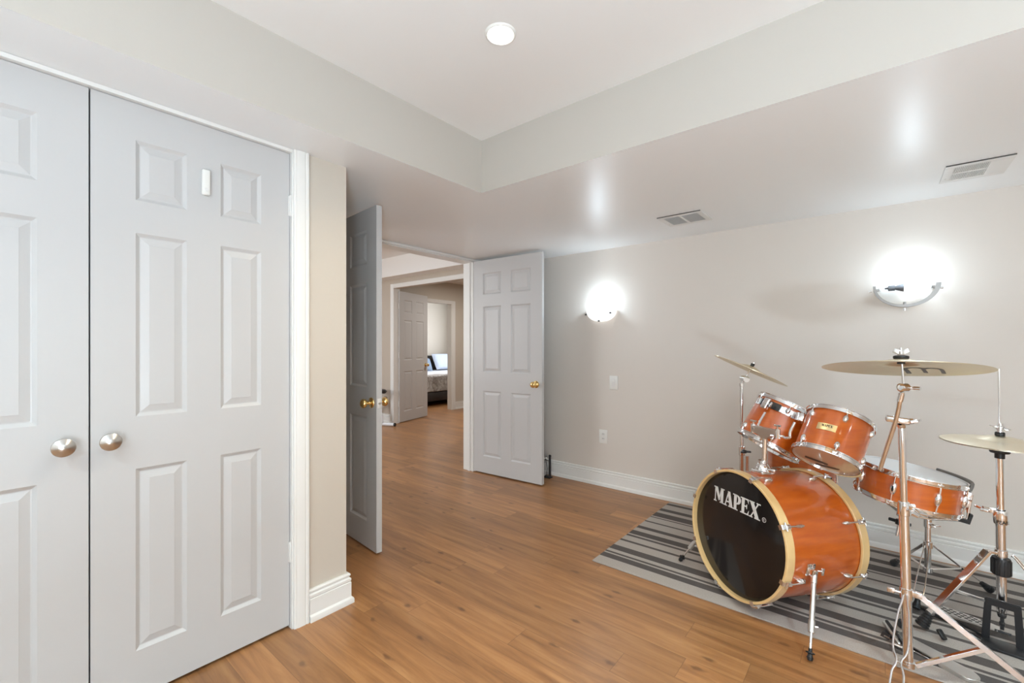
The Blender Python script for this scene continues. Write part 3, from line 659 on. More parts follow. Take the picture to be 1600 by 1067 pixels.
bm = NB(); lathe(bm, BC + BN * -.0188 + e1 * .151 + e2 * .119, BN, [(.0085, 0), (.0105, 0), (.0105, .0005), (.0085, .0005)], 24, True)
vv, ff = font_mesh('R'); q = [bm.verts.new(BC + BN * -.0182 + e1 * (.1475 + .007 * x) + e2 * (.1145 + .009 * y)) for x, y in vv]
for f_ in ff: bm.faces.new([q[i] for i in f_])
build('registered_mark', bm, 'logo', fh, smooth=0)
for k in range(8):
    a = radians(26.6 + 45 * k); d = e1 * cos(a) + e2 * sin(a); tn = -e1 * sin(a) + e2 * cos(a)
    for sg, base in ((1, 0.0), (-1, -BL)):
        ax = BN * sg; o = BC + BN * base
        prof = [(.2785, .004), (.2785, .0065), (.2955, .0065), (.2985, .003), (.2985, -.030), (.2965, -.040), (.294, -.040), (.294, .004)]
        bm = NB(); prism(bm, prof, o - tn * .0095, d, ax, tn * .019); cl = build('claw', bm, 'chrome', bass, smooth=45)
        bm = NB(); tube(bm, [o + d * .302 - ax * .012, o + d * .302 - ax * .030, o + d * .302 - ax * .034, o + d * .3005 - ax * .105], [.0075, .0075, .0036, .0036], 12); build('tension_rod', bm, 'chrome', cl)
        bm = NB(); tube(bm, [o + d * .302 - ax * .010 - tn * .017, o + d * .302 - ax * .010 + tn * .017], [.0042, .0042], 10); build('handle', bm, 'chrome', cl)
        bm = NB(); ellipsoid(bm, o + d * .2835 - ax * .098, (.009, .024, .018), (tn, ax, d), 16, 10); build('lug', bm, 'chrome', bass, smooth=60)
def spur(sgn, foot, fz):
    """folding leg on the side of the bass drum; sgn +1: right side seen from the front"""
    a = radians(-9) if sgn > 0 else radians(189); d = e1 * cos(a) + e2 * sin(a); tn = (-e1 * sin(a) + e2 * cos(a)) * sgn
    c = BC + d * .2795 - BN * .137
    bm = NB(); obox(bm, c + d * .004, (.026, .022, .005), (tn, BN, d), .004, 2); br = build('spur_bracket', bm, 'chrome', bass)
    bm = NB(); obox(bm, c + d * .018 - tn * .006, (.016, .013, .013), (tn, BN, d), .005, 2); build('spur_joint', bm, 'chrome', br)
    bm = NB(); tube(bm, [c + d * .020 - BN * .012 + tn * .004, c + d * .030 - BN * .030 + tn * .006], .004, 10); obox(bm, c + d * .031 - BN * .034 + tn * .004, (.016, .004, .006), (tn, d, BN), .002); build('wing_bolt', bm, 'chrome', br)
    s0 = c + d * .024 - tn * .012; f_ = V(foot); dr = (f_ - s0).normalized(); ln = (f_ - s0).length
    P_ = lambda u: s0 + dr * (ln * u)
    lg = build('spur_leg', tube(NB(), [P_(0), P_(.10), P_(.105), P_(.54), P_(.545), P_(.68), P_(.685), P_(.69)], [.0115, .0115, .0095, .0095, .012, .012, .012, .005], 16), 'silver', bass)
    bm = NB(); tube(bm, [P_(.66), P_(.93)], .0052, 12); build('spur_rod', bm, 'chrome', lg)
    bm = NB(); tube(bm, [P_(.61) + BN * -.004, P_(.61) + e1 * .012 - BN * .018], .004, 8); build('wing_bolt', bm, 'chrome', lg)
    n_ = dr
    bm = NB(); lathe(bm, P_(.86), n_, [(0, 0), (.006, 0), (.007, .012), (.0155, .014), (.0155, .018), (.008, .020), (.009, .026), (.0115, .034), (.012, ln * .14 - .012), (.008, ln * .14 - .001), (0, ln * .14)], 20); build('rubber_foot', bm, 'black', lg)
spur(1, (-.199, 2.045, .006), 0); spur(-1, (-.855, 2.519, .014), 0)
# tom mount on top of the shell
mb = BC + e2 * .2795 - BN * .155
bm = NB(); obox(bm, mb + e2 * .008, (.036, .040, .011), (e1, BN, e2), .006, 3); mnt = build('tom_mount', bm, 'chrome', bass)
bm = NB(); lathe(bm, mb + e2 * .012, Z, [(0, 0), (.036, 0), (.035, .014), (.028, .030), (.020, .038), (.019, .052), (0, .052)], 28); build('mount_socket', bm, 'chrome', mnt)
bm = NB(); tube(bm, [mb + V((.02, -.02, .03)), mb + V((.045, -.045, .032))], .004, 8); obox(bm, mb + V((.046, -.046, .032)), (.014, .004, .006), None, .002); build('wing_bolt', bm, 'chrome', mnt)
pt = V((mb.x + .012, mb.y - .003, .80)); pb = V((mb.x + .006, mb.y, mb.z + .05))
bm = NB(); tube(bm, [pb, pt], .0115, 18); build('mount_post', bm, 'chrome', mnt)
sd = e1.copy(); sd.z = 0; sd.normalize()
bm = NB(); poly = [(-.075, .016), (-.070, -.014), (-.030, -.020), (-.014, -.038), (.014, -.038), (.030, -.020), (.070, -.014), (.075, .016)]
prism(bm, poly, pt + Z * .012 + Y * -.0 - V((sd.y, -sd.x, 0)) * .014, sd, Z, V((sd.y, -sd.x, 0)) * .028)
bmesh.ops.bevel(bm, geom=bm.edges[:], offset=.003, segments=2, affect='EDGES'); build('mount_yoke', bm, 'silver', mnt)
for s_ in (-1, 1):
    c = pt + sd * (.070 * s_) + Z * .014
    bm = NB(); tube(bm, [c - Z * .024, c + Z * .020], .013, 16); build('arm_clamp', bm, 'chrome', mnt)
    bm = NB(); tube(bm, [c + Z * .020, c + Z * .030], .004, 8); obox(bm, c + Z * .034, (.018, .004, .005), (sd, V((sd.y, -sd.x, 0)), Z), .002); build('wing_bolt', bm, 'chrome', mnt)
def L_rod(pts, name='tom_arm'):
    bm = NB(); tube(bm, smooth_path(pts, 5), .0062, 12); return build(name, bm, 'chrome', mnt)
cR, cL = pt + sd * .07 + Z * .004, pt - sd * .07 + Z * .014
L_rod([cR + V((-.03, -.004, -.004)), cR + V((.02, .004, -.004)), (-.318, 2.352, .800), (-.304, 2.344, .806), (-.302, 2.345, .830), (-.285, 2.352, .875)])
L_rod([cL + V((-.0, -.02, 0)), cL + V((.015, .01, .004)), (-.448, 2.488, .845), (-.432, 2.52, .885)])

# toms, floor tom, snare
TR_C, TR_N, TR_L = V((-.181, 2.429, .700)), V((.224, .512, .829)), .219
tr, a1, a2, an = tom('tom_drum', TR_C, TR_N, TR_L, .137, 'small amber tom with gold badge, nearer the viewer over the bass drum', 'drum', 'tom drums', 6, 67, 68)
def on_shell(c, ax, rs, ang, h): a = radians(ang); return c + (ax[0] * cos(a) + ax[1] * sin(a)) * rs + ax[2] * h
bm = NB(); ax = (a1, a2, an); rs = .127
g0, g1, h0, h1, nb = 86.5, 119.5, .097, .130, 12
top = [[bm.verts.new(on_shell(TR_C, ax, rs + dr_, g0 + (g1 - g0) * i / nb, h)) for i in range(nb + 1)] for dr_, h in ((.0006, h0), (.0022, h0 + .001), (.0022, h1 - .001), (.0006, h1))]
for A, B in zip(top, top[1:]):
    for i in range(nb): bm.faces.new([A[i], A[i + 1], B[i + 1], B[i]])
bd = build('badge', bm, 'gold', tr, smooth=50, recalc=False)
bm = NB()
for p in logo_polys(): bm.faces.new([bm.verts.new(on_shell(TR_C, ax, rs + .0026, 94 + 19 * x, .113 + .011 * y)) for x, y in p])
vv, ff = font_mesh('PRO-M'); q = [bm.verts.new(on_shell(TR_C, ax, rs + .0026, 99 + 9 * x, .103 + .004 * y)) for x, y in vv]
for p in (): pass
bmesh.ops.delete(bm, geom=q, context='VERTS')
build('badge_lettering', bm, 'ink', bd, smooth=0, recalc=False)
rh = [o for o in tr.children if o.name.startswith('resonant_head')][0]
bm = NB()
for q in (((.080, .010), (.002, -.036), (.016, -.058), (.094, -.012)), ((.062, -.056), (-.030, -.072), (-.018, -.090), (.080, -.080))):
    bm.faces.new([bm.verts.new(TR_C + a1 * x + a2 * y + an * .0052) for x, y in q])  # two plain dark bars on the lower head
build('dark_mark', bm, 'darkbrown', rh, smooth=0)
# bracket where the mount arm holds this tom
bc = on_shell(TR_C, ax, rs, 30, .165); rd = (bc - TR_C - an * .165).normalized(); tg = an.cross(rd)
bm = NB(); obox(bm, bc + rd * .012, (.016, .022, .013), (tg, an, rd), .006, 3); br = build('mount_bracket', bm, 'chrome', tr)
bm = NB(); tube(bm, [bc + rd * .026 - tg * .0 - an * .02, bc + rd * .03 + an * .02], .010, 14); build('bracket_clamp', bm, 'chrome', br)
bm = NB(); lathe(bm, bc + rd * .008 - tg * .030, -tg, [(0, 0), (.015, 0), (.016, .004), (.012, .010), (0, .012)], 20); build('bracket_knob', bm, 'chrome', br)

TL_C, TL_N, TL_L = V((-.452, 2.672, .682)), V((.39, .315, .864)), .245
tl, b1, b2, bn = tom('tom_drum', TL_C, TL_N, TL_L, .162, 'amber tom with black and silver mounting band, farther side of bass drum', 'drum', 'tom drums', 6, 150, 150)
ax = (b1, b2, bn)
def band(name, g0, g1, h0, h1, r0, r1, m, parent):
    bm = NB(); lathe(bm, TL_C, bn, [(r0, h0), (r1, h0), (r1, h1), (r0, h1)], 20, True, radians(g0), radians(g1)); return build(name, bm, m, parent)
bs = band('mounting_band', 80, 172, .178, .208, .153, .157, 'chrome', tl)
band('band_pad', 100, 137, .175, .211, .1572, .164, 'black', bs)
for g0 in (84, 92, 142, 150, 158): band('band_rib', g0, g0 + 4, .176, .210, .1572, .161, 'silver', bs)
bc = on_shell(TL_C, ax, .164, 116, .186); rd = (bc - TL_C - bn * .186).normalized(); tg = bn.cross(rd)
bm = NB(); obox(bm, bc + rd * .014, (.016, .030, .014), (tg, bn, rd), .006, 3); build('mount_bracket', bm, 'chrome', bs)
bm = NB(); tube(bm, [bc + rd * .02 + tg * .012, bc + rd * .03 + tg * .035], .005, 10); obox(bm, bc + rd * .03 + tg * .036, (.004, .014, .006), (tg, bn, rd), .002); build('wing_bolt', bm, 'chrome', bs)

FT_C = V((-.345, 3.085, .29))
ft, f1, f2, fn = tom('floor_tom', FT_C, Z, .37, .180, 'amber floor tom hidden behind bass drum and toms', 'drum', None, 6, 20, 20)
for k in range(3):
    a = radians(95 + 120 * k); d = V((cos(a), sin(a), 0)); c = FT_C + d * .188
    bm = NB(); obox(bm, c + Z * .12, (.012, .016, .022), (d, Z.cross(d), Z), .004); build('leg_bracket', bm, 'chrome', ft)
    bm = NB(); tube(bm, [c + d * .006 + Z * .22, c + d * .006 - Z * .14, c + d * .03 - Z * .20, c + d * .03 + Z * (.02 - FT_C.z)], .0055, 10); lg = build('leg', bm, 'chrome', ft)
    bm = NB(); lathe(bm, (c.x + d.x * .03, c.y + d.y * .03, RZ), Z, [(0, 0), (.014, 0), (.013, .022), (.008, .036), (0, .036)], 14); build('rubber_foot', bm, 'black', lg)

SN_C, SN_N, SN_L = V((.098, 2.737, .506)), V((.153, .043, .987)), .147
sn, s1, s2, sn_n = tom('snare_drum', SN_C, SN_N, SN_L, .194, 'shallow amber snare drum with white head, tilted on its stand', 'drum', None, 2, 9999, 9999)
for o in list(sn.children):
    if o.name.startswith('lug'):
        for c_ in list(o.children): bpy.data.objects.remove(c_)
        bpy.data.objects.remove(o)
ax = (s1, s2, sn_n); rs = .184
for k in range(8):
    ang = -167.5 + 45 * k
    if abs(((ang - 143.5 + 180) % 360) - 180) < 8 or abs(((ang + 122.5 + 180) % 360) - 180) < 8: pass
    d = on_shell(V((0, 0, 0)), ax, 1, ang, 0); tn = sn_n.cross(d)
    if abs(((ang + 77.5 + 180) % 360) - 180) < 6: continue          # the strainer sits here
    c = SN_C + d * rs + sn_n * (SN_L / 2)
    bm = NB(); ellipsoid(bm, c + d * .003, (.0125, .030, .013), (tn, sn_n, d), 18, 10); lg = build('lug', bm, 'chrome', sn, smooth=60)
    for sg in (1, -1):
        bm = NB(); tube(bm, [c + d * .010 + sn_n * (.022 * sg), c + d * .007 + sn_n * ((SN_L / 2 - .004) * sg)], .0028, 8); build('tension_rod', bm, 'chrome', lg)
        bm = NB(); obox(bm, c + d * .006 + sn_n * ((SN_L / 2 - .014) * sg), (.009, .006, .006), (tn, d, sn_n), .002); build('hoop_ear', bm, 'chrome', lg)
c = on_shell(SN_C, ax, rs + .0145, 147.5, SN_L / 2); d = on_shell(V((0, 0, 0)), ax, 1, 147.5, 0); tn = sn_n.cross(d)
bm = NB(); ellipsoid(bm, c, (.0045, .013, .003), (tn, sn_n, d), 14, 8); build('lug_recess', bm, 'ink', sn)
d = on_shell(V((0, 0, 0)), ax, 1, -106, 0); tn = sn_n.cross(d); c = SN_C + d * rs
bm = NB(); obox(bm, c + d * .010 + sn_n * .080, (.020, .034, .010), (tn, sn_n, d), .004, 2); stn = build('strainer', bm, 'chrome', sn)
for dx in (-.012, .012):
    bm = NB(); tube(bm, [c + d * .02 + sn_n * .105 + tn * dx, c + d * .02 + sn_n * .03 + tn * dx], .006, 12); build('strainer_post', bm, 'chrome', stn)
bm = NB(); tube(bm, [c + d * .022 + sn_n * .04, c + d * .024 - sn_n * .0, c + d * .018 - sn_n * .02], [.007, .005, .007], 10); build('strainer_lever', bm, 'chrome', stn)
bm = NB(); lathe(bm, SN_C, sn_n, [(.1955, SN_L - .034), (.203, SN_L - .030), (.2065, SN_L - .010), (.2065, SN_L + .004), (.203, SN_L + .010), (.1955, SN_L + .008)], 26, True, radians(-108), radians(-46)); build('hoop_guard', bm, 'greyrubber', sn)

# ------------------------------------------------------------------ cymbals
def cymbal(name, c, n, R, bell, m, label, group, bow=.014, bh=.022, flip=1):
    c = V(c); t = empty(name, c, label, 'cymbal', group); n = V(n).normalized() * flip
    up = [(.006, bow + bh)]
    for i in range(1, 9):
        u = i / 8; up.append((max(.006, bell * u), bow + bh * (1 - u ** 2.2) ** 1.35))
    for i in range(1, 13):
        u = i / 12; up.append((bell + (R - bell) * u, bow * (1 - u ** 1.6)))
    lo = [(r, h - .0013) for r, h in up]
    bm = NB(); lathe(bm, c, n, up + lo[::-1], 96, True); b = build('disc', bm, m, t, smooth=40); return t, n
def cymbal_mat(name, col, rough):
    m = mat(name, col, rough, 1); nt, N, L = link_nodes(m); b = N['Principled BSDF']
    t = N.new('ShaderNodeTexCoord'); wv = N.new('ShaderNodeTexWave'); wv.wave_type = 'RINGS'; wv.rings_direction = 'SPHERICAL'; wv.inputs['Scale'].default_value = 55; wv.inputs['Distortion'].default_value = .4
    bp = N.new('ShaderNodeBump'); bp.inputs['Strength'].default_value = .12; bp.inputs['Distance'].default_value = .001
    L.new(t.outputs['Object'], wv.inputs['Vector']); L.new(wv.outputs['Fac'], bp.inputs['Height']); L.new(bp.outputs['Normal'], b.inputs['Normal']); return m
M['cymbal'] = cymbal_mat('bronze_cymbal', (.74, .62, .41, 1), .27); M['hatbronze'] = cymbal_mat('pale_bronze_cymbal', (.90, .83, .67, 1), .33)
CR_C, CR_N = V((-.564, 2.835, 1.080)), V((.388, .17, .90)).normalized()
cymbal('crash_cymbal', CR_C, CR_N, .203, .062, 'cymbal', 'steeply tilted bronze crash cymbal left of the toms', 'cymbals of the drum kit', .012, .016)
RD_C, RD_N = V((.066, 2.066, 1.138)), V((-.006, .15, .989)).normalized()
rd_, n_ = cymbal('ride_cymbal', RD_C, RD_N, .229, .075, 'cymbal', 'largest bronze cymbal, on the boom stand nearest the viewer, underside showing', 'cymbals of the drum kit', .016, .020)
def mark(pts_list, m, parent, h):          # printing on the underside
    g1_, g2_, gn = ring_frame(RD_N); bm = NB()
    for pts in pts_list:
        bm.faces.new([bm.verts.new(RD_C + X_ * x + Y_ * y + gn * (h - .016 * 0 + .016 * (1 - (max(0, math.hypot(x, y) - .075) / .154) ** 1.6))) for x, y in pts])
    build('dark_mark', bm, m, parent, smooth=0)
X_ = V((1, 0, .006)).normalized(); Y_ = RD_N.cross(X_).normalized()
def arcstrip(cx_, cy_, rx, ry, a0, a1, wd, n=10):
    o = []
    for i in range(n):
        p, q = radians(a0 + (a1 - a0) * i / n), radians(a0 + (a1 - a0) * (i + 1) / n)
        o.append([(cx_ + rx * cos(p), cy_ + ry * sin(p)), (cx_ + rx * cos(q), cy_ + ry * sin(q)), (cx_ + (rx - wd) * cos(q), cy_ + (ry - wd) * sin(q)), (cx_ + (rx - wd) * cos(p), cy_ + (ry - wd) * sin(p))])
    return o
mk = arcstrip(.040, .115, .030, .040, 175, 375, .010) + arcstrip(.088, .112, .030, .040, 175, 375, .010) + [[(.010, .118), (.021, .118), (.036, .188), (.022, .190)], [(.060, .118), (.070, .118), (.080, .165), (.068, .165)], [(.108, .112), (.119, .112), (.126, .155), (.115, .155)]]
mark(mk, 'darkbrown', rd_.children[0], -.0021)
HT = V((.385, 2.645, .821)); HN = V((.012, .0, 1)).normalized()
cymbal('hi_hat_cymbal', HT + HN * .004, HN, .178, .080, 'hatbronze', 'upper pale bronze hi-hat cymbal, bell upward, under the clutch', 'hi-hat cymbals', .013, .017)
cymbal('hi_hat_cymbal', HT - HN * .0005, HN, .178, .055, 'hatbronze', 'lower hi-hat cymbal, upside down beneath its twin', 'hi-hat cymbals', .013, .017, -1)

# ------------------------------------------------------------------ stands
def wingnut(bm, c, ax, s=1.0):
    ax = V(ax).normalized(); u, v, _ = frame_of(ax); c = V(c)
    tube(bm, [c, c + ax * .010 * s], .006 * s, 12)
    for sg in (-1, 1): obox(bm, c + ax * .010 * s + u * (.010 * sg * s), (.009 * s, .0028 * s, .0065 * s), ((u * sg + ax * .5).normalized(), v, (ax - u * .5 * sg).normalized()), .002)
    return bm
def rubber_foot(parent, c, d, ribs=True, L=.06, r=.020):
    """ribbed rubber foot; c: top end, d: direction down the leg"""
    d = V(d).normalized(); pr = [(0, 0), (r * .55, 0)]
    n = 6
    for i in range(n):
        h = L * (i + .3) / n; rr = r * (.62 + .45 * i / n)
        pr += [(rr, h), (rr, h + L * .10), (rr * .86, h + L * .11), (rr * .86, h + L * .15)]
    pr += [(r * .9, L), (0, L)]
    bm = NB(); lathe(bm, c, d, pr, 16); return build('rubber_foot', bm, 'black', parent)
# ride boom stand
P0, P1 = V((.089, 2.170, .050)), V((.070, 2.157, .930))
stR = empty('cymbal_stand', (.089, 2.17, RZ), 'chrome boom cymbal stand nearest the viewer, holding the largest cymbal', 'cymbal stand', 'cymbal stands')
on = lambda z: P0 + (P1 - P0) * ((z - P0.z) / (P1.z - P0.z))
bm = NB(); tube(bm, [on(.05), on(.052), on(.606)], [.012, .0150, .0150], 20); build('lower_tube', bm, 'chrome', stR)
bm = NB(); tube(bm, [on(.58), on(.93)], .0108, 18); build('upper_tube', bm, 'chrome', stR)
bm = NB(); tube(bm, [on(.600), on(.602), on(.635), on(.648), on(.650)], [.0165, .0185, .0185, .0165, .012], 20); c1 = build('height_collar', bm, 'chrome', stR)
bm = NB(); obox(bm, on(.632) + V((.022, -.006, .004)), (.010, .008, .010), None, .003); wingnut(bm, on(.625) + V((.030, -.012, .002)), (.5, -.4, -.35), 1.5); build('wing_nut', bm, 'chrome', c1)
CLP = V((.056, 2.128, .950))
bm = NB(); tube(bm, [on(.925), CLP + V((.012, .020, -.012))], .0135, 16); obox(bm, CLP + V((.002, .01, 0)), (.034, .020, .0115), (V((.97, .05, -.10)).normalized(), V((-.05, .99, 0)).normalized(), Z), .006, 3); cb = build('boom_clamp', bm, 'chrome', stR)
bm = NB(); wingnut(bm, CLP + V((.030, .005, -.002)), (.9, -.2, .15), 1.7); build('wing_nut', bm, 'chrome', cb)
B0, B1, B2, B3 = V((.009, 2.190, .749)), V((.0535, 2.118, .952)), V((.064, 2.088, 1.028)), V((.0725, 2.080, 1.072))
bm = NB(); tube(bm, smooth_path([B0, B1, B2, V((.0695, 2.081, 1.055))], 6), .0072, 16); build('boom_arm', bm, 'chrome', stR)
bm = NB(); tube(bm, [B2 - V((.001, 0, .006)), B2 + V((.004, -.004, .02))], .0095, 16); build('boom_sleeve', bm, 'chrome', stR)
bm = NB(); tube(bm, [B3 + V((-.010, -.012, 0)), B3 + V((-.008, -.009, 0)), B3 + V((.008, .009, 0)), B3 + V((.010, .012, 0))], [.010, .0145, .0145, .010], 22); tl_ = build('tilter', bm, 'chrome', stR)
bm = NB(); tube(bm, [B3 + V((.006, .004, 0)), B3 + V((.024, -.008, 0)), B3 + V((.026, -.009, 0)), B3 + V((.043, -.018, 0))], [.004, .004, .0062, .0062], 12); build('tilter_screw', bm, 'chrome', tl_)
bm = NB(); tube(bm, [B3 + RD_N * .008, RD_C + RD_N * .075], .0035, 10); build('cymbal_rod', bm, 'chrome', stR)
bm = NB(); lathe(bm, RD_C + RD_N * .0365, RD_N, [(0, 0), (.021, 0), (.022, .002), (.022, .0075), (.020, .009), (0, .009)], 28); build('felt_washer', bm, 'black', stR)
bm = NB(); lathe(bm, RD_C + RD_N * .018, RD_N, [(.0045, 0), (.011, 0), (.011, .012), (.0045, .012)], 24, True); build('felt_washer', bm, 'black', stR)
bm = NB(); lathe(bm, RD_C + RD_N * .0460, RD_N, [(0, 0), (.012, 0), (.008, .006), (0, .006)], 16); wingnut(bm, RD_C + RD_N * .050, RD_N, 1.15); build('wing_nut', bm, 'nickel', stR)
# tripod: collar, flat legs, braces; the leg towards the viewer is a pair of bent rods
zc = .315; cc = on(zc)
bm = NB(); tube(bm, [on(.295), on(.297), on(.333), on(.335)], [.0165, .019, .019, .0165], 20); obox(bm, cc + V((.028, .006, .002)), (.016, .010, .011), None, .004); tc = build('leg_collar', bm, 'chrome', stR)
bm = NB(); tube(bm, [cc + V((-.014, -.006, .0)), cc + V((-.034, -.010, .002))], .005, 10); obox(bm, cc + V((-.043, -.012, .002)), (.011, .005, .009), None, .003); build('wing_bolt', bm, 'chrome', tc)
bm = NB(); tube(bm, [on(.047), on(.049), on(.068), on(.070)], [.015, .019, .019, .016], 20); bc_ = build('base_collar', bm, 'chrome', stR)
def flat_leg(st, top, foot, mid, base, w_=.016, t_=.0035, ribs=True, m='chrome', fr=.018):
    top, foot = V(top), V(foot); d = (foot - top).normalized()
    lg = build('leg', bar(NB(), top, foot - d * .05, w_, t_, (0, 0, 1)), m, st)
    bp_ = top + (foot - top) * mid
    build('leg_brace', bar(NB(), V(base), bp_ - d.cross(Z).normalized() * .006, w_ * .8, t_ * .75), m, st)
    rubber_foot(lg, foot - d * .06, d, L=.058, r=fr); return lg
azA, azC = radians(8), radians(91)
def foot_at(c, az, r, z): return V((c.x + cos(az) * r, c.y + sin(az) * r, z))
flat_leg(stR, cc + V((.038, .006, .0)), foot_at(P0, azA, .40, .024), .46, on(.058) + V((.02, .003, 0)), .018, .019)
flat_leg(stR, cc + V((.0, .024, .0)), foot_at(P0, azC, .36, .024), .46, on(.058) + V((0, .02, 0)))
dB = V((cos(radians(262)), sin(radians(262)), 0)); sB = dB.cross(Z)
tp = cc + dB * .024; ftB = P0 + dB * .37; ftB.z = .046
def along(u, off): q = tp + (ftB - tp) * u; return q + sB * off
for sg in (-1, 1):
    bm = NB(); tube(bm, smooth_path([along(0, .005 * sg), along(.07, .008 * sg), along(.16, .014 * sg), along(.36, .0195 * sg), along(.47, .017 * sg), along(.53, .007 * sg), along(.575, .007 * sg), along(.64, .015 * sg), along(.80, .017 * sg), along(1.0, .012 * sg)], 4), .0033, 8)
    lgB = build('leg_rod', bm, 'chrome', stR)
build('leg_brace', bar(NB(), on(.058) + dB * .02, along(.55, 0), .012, .003), 'chrome', stR)
rubber_foot(stR, along(.97, 0), ftB - tp, L=.045, r=.02)

# crash stand behind the bass drum
stC = empty('cymbal_stand', (-.603, 2.82, RZ), 'slim cymbal stand behind the bass drum, holding the steeply tilted cymbal', 'cymbal stand', 'cymbal stands')
Q = V((-.603, 2.82, 0))
bm = NB(); tube(bm, [Q + Z * .10, Q + Z * .60], .0125, 16); build('lower_tube', bm, 'chrome', stC)
bm = NB(); tube(bm, [Q + Z * .58, Q + Z * 1.0], .0092, 16); build('upper_tube', bm, 'chrome', stC)
bm = NB(); tube(bm, [Q + Z * .588, Q + Z * .590, Q + Z * .640, Q + Z * .642], [.0145, .0165, .0165, .0145], 18); c1 = build('height_collar', bm, 'chrome', stC)
bm = NB(); wingnut(bm, Q + V((.012, -.010, .615)), (.7, -.5, 0), 1.6); build('wing_nut', bm, 'blackmetal', c1)
bm = NB(); tube(bm, [Q + Z * .985, Q + Z * .987, Q + Z * 1.005], [.010, .0125, .0125], 16); build('top_collar', bm, 'chrome', stC)
T_ = V((-.588, 2.821, 1.030))
bm = NB(); tube(bm, [Q + Z * 1.0, T_], .008, 12); tube(bm, [T_ + V((.014, -.017, 0)), T_ + V((-.014, .017, 0))], .018, 20); build('tilter', bm, 'chrome', stC)
bm = NB(); tube(bm, [T_, CR_C - CR_N * .004, CR_C + CR_N * .050], .0035, 10); build('cymbal_rod', bm, 'chrome', stC)
bm = NB(); lathe(bm, CR_C + CR_N * .028, CR_N, [(0, 0), (.010, 0), (.011, .014), (0, .015)], 20); build('felt_sleeve', bm, 'black', stC)
bm = NB(); tube(bm, [Q + V((.024, .016, .50)), Q + V((.024, .016, .585))], .010, 14); build('side_tube', bm, 'chrome', stC)
for az in (20, 112, 262):
    d = V((cos(radians(az)), sin(radians(az)), 0))
    flat_leg(stC, Q + d * .018 + Z * .30, Q + d * .25 + Z * .026, .5, Q + d * .016 + Z * .12)

# snare stand
stS = empty('snare_stand', (.185, 2.935, RZ), 'chrome tripod snare stand between bass drum and hi-hat, nearest the wall', 'snare stand')
SP = V((.190, 2.925, 0)); hub = SN_C - SN_N.normalized() * .062
bm = NB(); tube(bm, [SP + Z * .135, SP + Z * .40], .0125, 16); build('lower_tube', bm, 'chrome', stS)
bm = NB(); tube(bm, [SP + Z * .345, SP + Z * .347, SP + Z * .385, SP + Z * .387], [.014, .017, .017, .014], 18); k = build('height_collar', bm, 'chrome', stS)
bm = NB(); wingnut(bm, SP + V((.014, -.008, .362)), (.8, -.5, 0), 1.3); build('wing_nut', bm, 'chrome', k)
bm = NB(); tube(bm, smooth_path([SP + Z * .39, SP + V((-.01, -.03, .425)), (hub + SP + V((0, 0, .43))) / 2, hub], 5), .0085, 12); build('tilter_arm', bm, 'chrome', stS)
bm = NB(); tube(bm, [hub + sn_n * .016, hub - sn_n * .016], .017, 18); hb = build('basket_hub', bm, 'chrome', stS)
bm = NB(); tube(bm, [hub - sn_n * .016, hub - sn_n * .11], .0065, 12); build('basket_rod', bm, 'chrome', hb)
bm = NB(); tube(bm, [hub - sn_n * .034, hub - sn_n * .056], .015, 16)
for sg in (-1, 1): obox(bm, hub - sn_n * .043 + V((.024 * sg, -.012 * sg, 0)), (.016, .006, .007), (V((.9, -.43, 0)), V((.43, .9, 0)), Z), .003)
build('basket_nut', bm, 'black', hb)
for ang in (160, 20, -118 + 10):
    a = radians(ang); d = s1 * cos(a) + s2 * sin(a)
    e = SN_C + d * .203 - sn_n * .008
    bm = NB(); bar(bm, hub + d * .012, hub + d * .10 + sn_n * .012, .014, .006, sn_n); build('basket_arm', bm, 'chrome', stS)
    bm = NB(); tube(bm, [hub + d * .09 + sn_n * .011, e - sn_n * .004], .006, 10); build('arm_rod', bm, 'chrome', stS)
    tn = sn_n.cross(d); bm = NB(); prism(bm, [(-.022, -.012), (.014, -.012), (.018, .030), (.010, .032), (.006, .004), (-.022, .002)], e - tn * .012 - sn_n * .002, d, sn_n, tn * .024); build('rubber_grip', bm, 'black', stS)
zc = .262; cS = SP + Z * zc
bm = NB(); tube(bm, [cS - Z * .016, cS - Z * .014, cS + Z * .014, cS + Z * .016], [.015, .0185, .0185, .015], 18); build('leg_collar', bm, 'chrome', stS)
bm = NB(); tube(bm, [SP + Z * .130, SP + Z * .132, SP + Z * .150, SP + Z * .152], [.014, .018, .018, .014], 18); build('base_collar', bm, 'chrome', stS)
for fx, fy in ((.430, 3.165), (.070, 3.215)):
    f_ = V((fx, fy, .024)); d = (f_ - SP); d.z = 0; d.normalize()
    flat_leg(stS, cS + d * .018, f_, .55, SP + d * .016 + Z * .142, .018)
dS = V((-.06, -.24, 0)).normalized(); sS = dS.cross(Z); a0 = cS + dS * .016; a1_ = SP + dS * .19 + Z * .062
for sg in (-1, 1):
    bm = NB(); tube(bm, smooth_path([a0 + sS * .004 * sg, a0 + (a1_ - a0) * .12 + sS * .010 * sg, a0 + (a1_ - a0) * .85 + sS * .017 * sg, a1_ + sS * .006 * sg], 5), .0026, 8); build('leg_rod', bm, 'chrome', stS)
rubber_foot(stS, a1_ - dS * .004, V((dS.x, dS.y, -1.2)), L=.044, r=.016)

